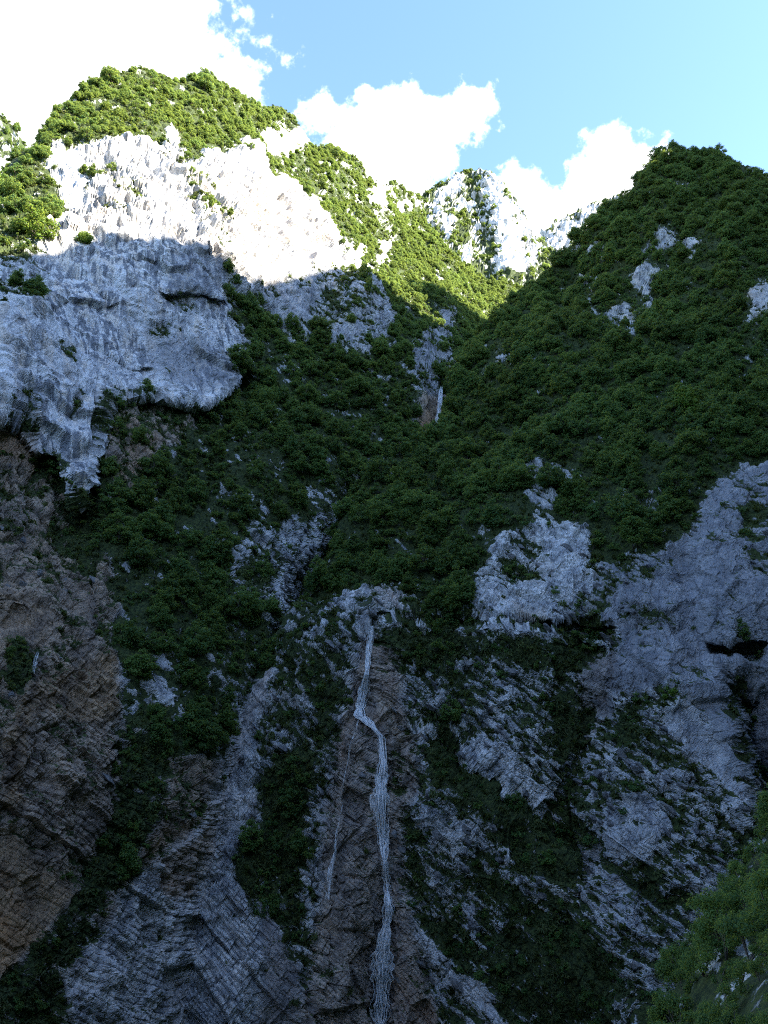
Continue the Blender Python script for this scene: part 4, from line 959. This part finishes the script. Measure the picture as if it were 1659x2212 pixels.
for S, cnt in ((SR, 290), (SL, 90)):
    py = S.PY; front = (py > 1000) & (py < 2205) & (S.PX > 5) & (S.PX < 1655)
    if S is SL: front &= (S.PX < 700)
    else: front &= py > 1090; 
    g = front*np.clip(0.55-S.moss, 0, 1)*sstep(S.Z['moss'], 0.2, 0.42)*(S.Z['tree'] < 0.3)*(1-S.Z['brown'])*(py < N_SIL(S.PX) if S is SR else py < R_SIL(S.PX))
    k, P, n = scatter(S, g.astype(float), 50.0, rg, cap=cnt)
    for j in range(len(k)):
        o = bpy.data.objects.new('rock', ROCKS[j % 12]); COL.objects.link(o); o.parent = S.o
        s_ = random.uniform(0.55, 1.5)
        o.location = P[j]-n[j]*0.25*s_
        q_ = bedq @ Quaternion((0, 0, 1), random.uniform(0, 6.28)) @ Quaternion((1, 0, 0), random.uniform(-.35, .35))
        o.rotation_euler = q_.to_euler(); o.scale = (s_*random.uniform(0.9, 1.6), s_*random.uniform(0.7, 1.2), s_*random.uniform(0.35, 0.7))

# =====================================================================
# water
# =====================================================================
def surface_path(S, pts, lift):
    """dense points on a sheet under a polyline of photograph pixels"""
    out = []
    sub = S.V[S.nb:]; qx, qy = project(sub)
    for k in range(len(pts)-1):
        (x1, y1), (x2, y2) = pts[k], pts[k+1]; m = max(2, int(math.hypot(x2-x1, y2-y1)/7))
        for i in range(m):
            x = x1+(x2-x1)*i/m; y = y1+(y2-y1)*i/m
            d2 = (qx-x)**2+(qy-y)**2; near = d2 < 9**2
            if not near.any(): near = d2 <= d2.min()+1
            p = sub[near].reshape(-1, 3); rr = np.hypot(p[:, 0], p[:, 1])
            out.append(at(np.array([x]), np.array([y]), np.array([np.percentile(rr, 8)]))[0])
    out = np.array(out)
    rr = np.hypot(out[:, 0], out[:, 1]); ker = np.ones(5)/5
    rs = np.convolve(np.pad(rr, 2, mode='edge'), ker, 'valid'); rs = np.minimum(rs, rr+0.2)-lift
    u = out-EYE; return EYE+u*(rs/np.hypot(u[:, 0], u[:, 1]))[:, None]
def veil(o, path, W, seed, cover):
    """the thin sheet of the fall behind its strands, folded and torn"""
    rgw = np.random.default_rng(seed); nx_ = 7; m = len(path); base = np.array(o.location)
    G_ = np.zeros((m, nx_, 3)); wand = np.convolve(rgw.normal(size=m+10), np.ones(7)/7, 'same')[5:m+5]
    for k in range(m):
        for i in range(nx_):
            u = (i/(nx_-1)-0.5)*cover
            G_[k, i] = path[k]+np.array([u*W[k]+0.12*wand[k]*W[k], 0.35-0.35*math.cos(u*3.0)+0.10*rgw.normal(), 0.0])
    idx_ = np.arange(m*nx_).reshape(m, nx_)
    f_ = np.stack([idx_[1:, :-1], idx_[1:, 1:], idx_[:-1, 1:], idx_[:-1, :-1]], 2).reshape(-1, 4)
    v_ = mesh_obj('water_veil', G_.reshape(-1, 3)-base, f_, M_VEIL, o, smooth=True)
    return v_
def fall(name, S, pts, widths, n, label, seed, lift=0.8, thick=(0.018, 0.10), lmin=0.02, lmax=0.10):
    """falling water as many separate strands of changing width that follow the rock"""
    rgw = np.random.default_rng(seed); path = surface_path(S, pts, lift); m = len(path)
    W = np.interp(np.linspace(0, 1, m), [w[0] for w in widths], [w[1] for w in widths])
    dens = W/W.sum()
    V, Fc = [], []
    right = np.array([1.0, 0, 0])
    edge = 0.85+0.25*np.convolve(rgw.normal(size=m+8), np.ones(5)/2.2, 'same')[4:m+4]
    W = W*np.clip(edge, 0.35, 1.25)
    for s in range(n):
        L = max(4, int(m*rgw.uniform(lmin, lmax)))
        a = int(np.clip(rgw.choice(m, p=dens)-L//2, 0, m-4)); b = min(m, a+L)
        u = np.clip(rgw.normal()*0.33, -0.68, 0.68); r0 = thick[0]+(thick[1]-thick[0])*rgw.uniform()**2.2
        zz = rgw.uniform(-0.3, 0.5)
        P = []; Rr = []; du = 0.0; dv = rgw.normal()*0.006
        for k in range(a, b):
            t = (k-a)/max(1, b-a-1)
            dv = 0.8*dv+rgw.normal()*0.006; du += dv
            P.append(path[k]+right*((u+du)*W[k]*0.72)+np.array([0, -1.0, 0])*(zz+0.03*rgw.normal()))
            Rr.append(r0*(0.2+0.8*math.sin(math.pi*min(1, 0.1+0.9*t)))*rgw.uniform(0.5, 1.5))
        tube(V, Fc, P, Rr, 4)
    V = np.array(V); base = path[-1].copy()
    me = mesh_obj(name, V-base, np.array(Fc), M_WATER)
    me.location = base
    veil(me, path, W, seed+50, 1.0)
    return me
f1 = fall('waterfall', SR, FALL, [(0, 1.0), (0.06, 1.6), (0.12, 2.2), (0.17, 3.2), (0.2, 3.8), (0.24, 2.0), (0.28, 1.8), (0.34, 3.2), (0.45, 2.6), (0.52, 1.8), (0.60, 2.0), (0.7, 3.2), (0.8, 3.8), (0.9, 3.4), (1, 3.0)], 1000, '', 5)
tag(f1, 'tall thin white waterfall dropping from the road ledge down the dark wall', 'waterfall')
f2 = fall('waterfall', SL, [(953, 836), (951, 852), (950, 872), (948, 892), (943, 915), (935, 940), (928, 950)], [(0, 0.9), (0.2, 1.2), (0.5, 1.8), (0.8, 3.2), (1, 3.0)], 110, '', 6, lift=0.7, lmin=0.15, lmax=0.5, thick=(0.02, 0.09))
tag(f2, 'short upper waterfall in the wooded gully below the notch', 'waterfall')
f3 = fall('side_stream', SR, [(774, 1556), (768, 1585), (755, 1612), (752, 1645), (741, 1690), (740, 1740), (727, 1795), (724, 1840), (712, 1890), (714, 1920), (707, 1950)], [(0, 0.6), (0.3, 0.35), (0.55, 0.25), (0.75, 0.7), (1, 1.1)], 34, '', 7, thick=(0.012, 0.04))
tag(f3, 'thin side stream splitting off left of the tall waterfall', 'stream')
f4 = fall('trickle', SL, [(83, 1408), (76, 1432), (70, 1462)], [(0, 0.25), (1, 0.45)], 14, '', 8, lift=0.3, thick=(0.012, 0.03), lmin=0.5, lmax=0.9)
tag(f4, 'white trickle of water in the dark streak on the brown wall', 'stream')

# =====================================================================
# road ledge cut into the wall, bent railing at the top of the fall
# =====================================================================
M_ROAD = plain_material('road_gravel', (0.05, 0.05, 0.045), (0.13, 0.12, 0.11), 1.4)
M_STEEL = plain_material('weathered_steel', (0.22, 0.21, 0.2), (0.42, 0.42, 0.42), 4.0, 0.5, 0.4)
rx = np.linspace(835, 1322, 90); ry = ROAD(rx)
Rw = R_R(rx, ry)
inn = at(rx, ry-1.0, Rw+4.8); outr = at(rx, ry-1.0, Rw+2.6)
outr[:, 2] = inn[:, 2] = (outr[:, 2]+inn[:, 2])/2
lowi = inn-np.array([0, 0, 0.5]); lowo = outr-np.array([0, 0, 0.5])
Vr = np.concatenate([inn, outr, lowo, lowi]); n_ = len(rx); Fr = []
for k in range(n_-1):
    for a, b in ((0, 1), (1, 2), (2, 3), (3, 0)): Fr.append((a*n_+k, a*n_+k+1, b*n_+k+1, b*n_+k))
o = mesh_obj('road', Vr, np.array(Fr), M_ROAD); o['kind'] = 'structure'
b0 = at(np.array([814.0]), np.array([1352.0]), R_R(np.array([814.0]), np.array([1352.0]))-0.3)[0]
e = bpy.data.objects.new('railing', None); COL.objects.link(e); e.location = b0
tag(e, 'small bent metal railing beside the lip of the tall waterfall', 'railing')
def rail(name, pts, r):
    V, Fc = [], []; tube(V, Fc, pts, [r]*len(pts), 6)
    o = mesh_obj(name, np.array(V), np.array(Fc), M_STEEL, e); return o
rail('post', [(-0.55, 0, -0.3), (-0.5, 0, 0.5), (-0.58, -0.05, 1.0)], 0.05); rail('post', [(0.35, 0, -0.3), (0.42, 0, 0.6), (0.40, -0.05, 1.15)], 0.05); rail('post', [(0.75, 0.1, -0.3), (0.72, 0.1, 0.5), (0.8, 0.05, 1.1)], 0.05)
rail('bar', [(-1.2, 0, 0.55), (-0.5, -0.1, 0.32), (0.1, -0.15, 0.2), (0.5, -0.1, 0.3), (0.8, 0.05, 0.55)], 0.05)
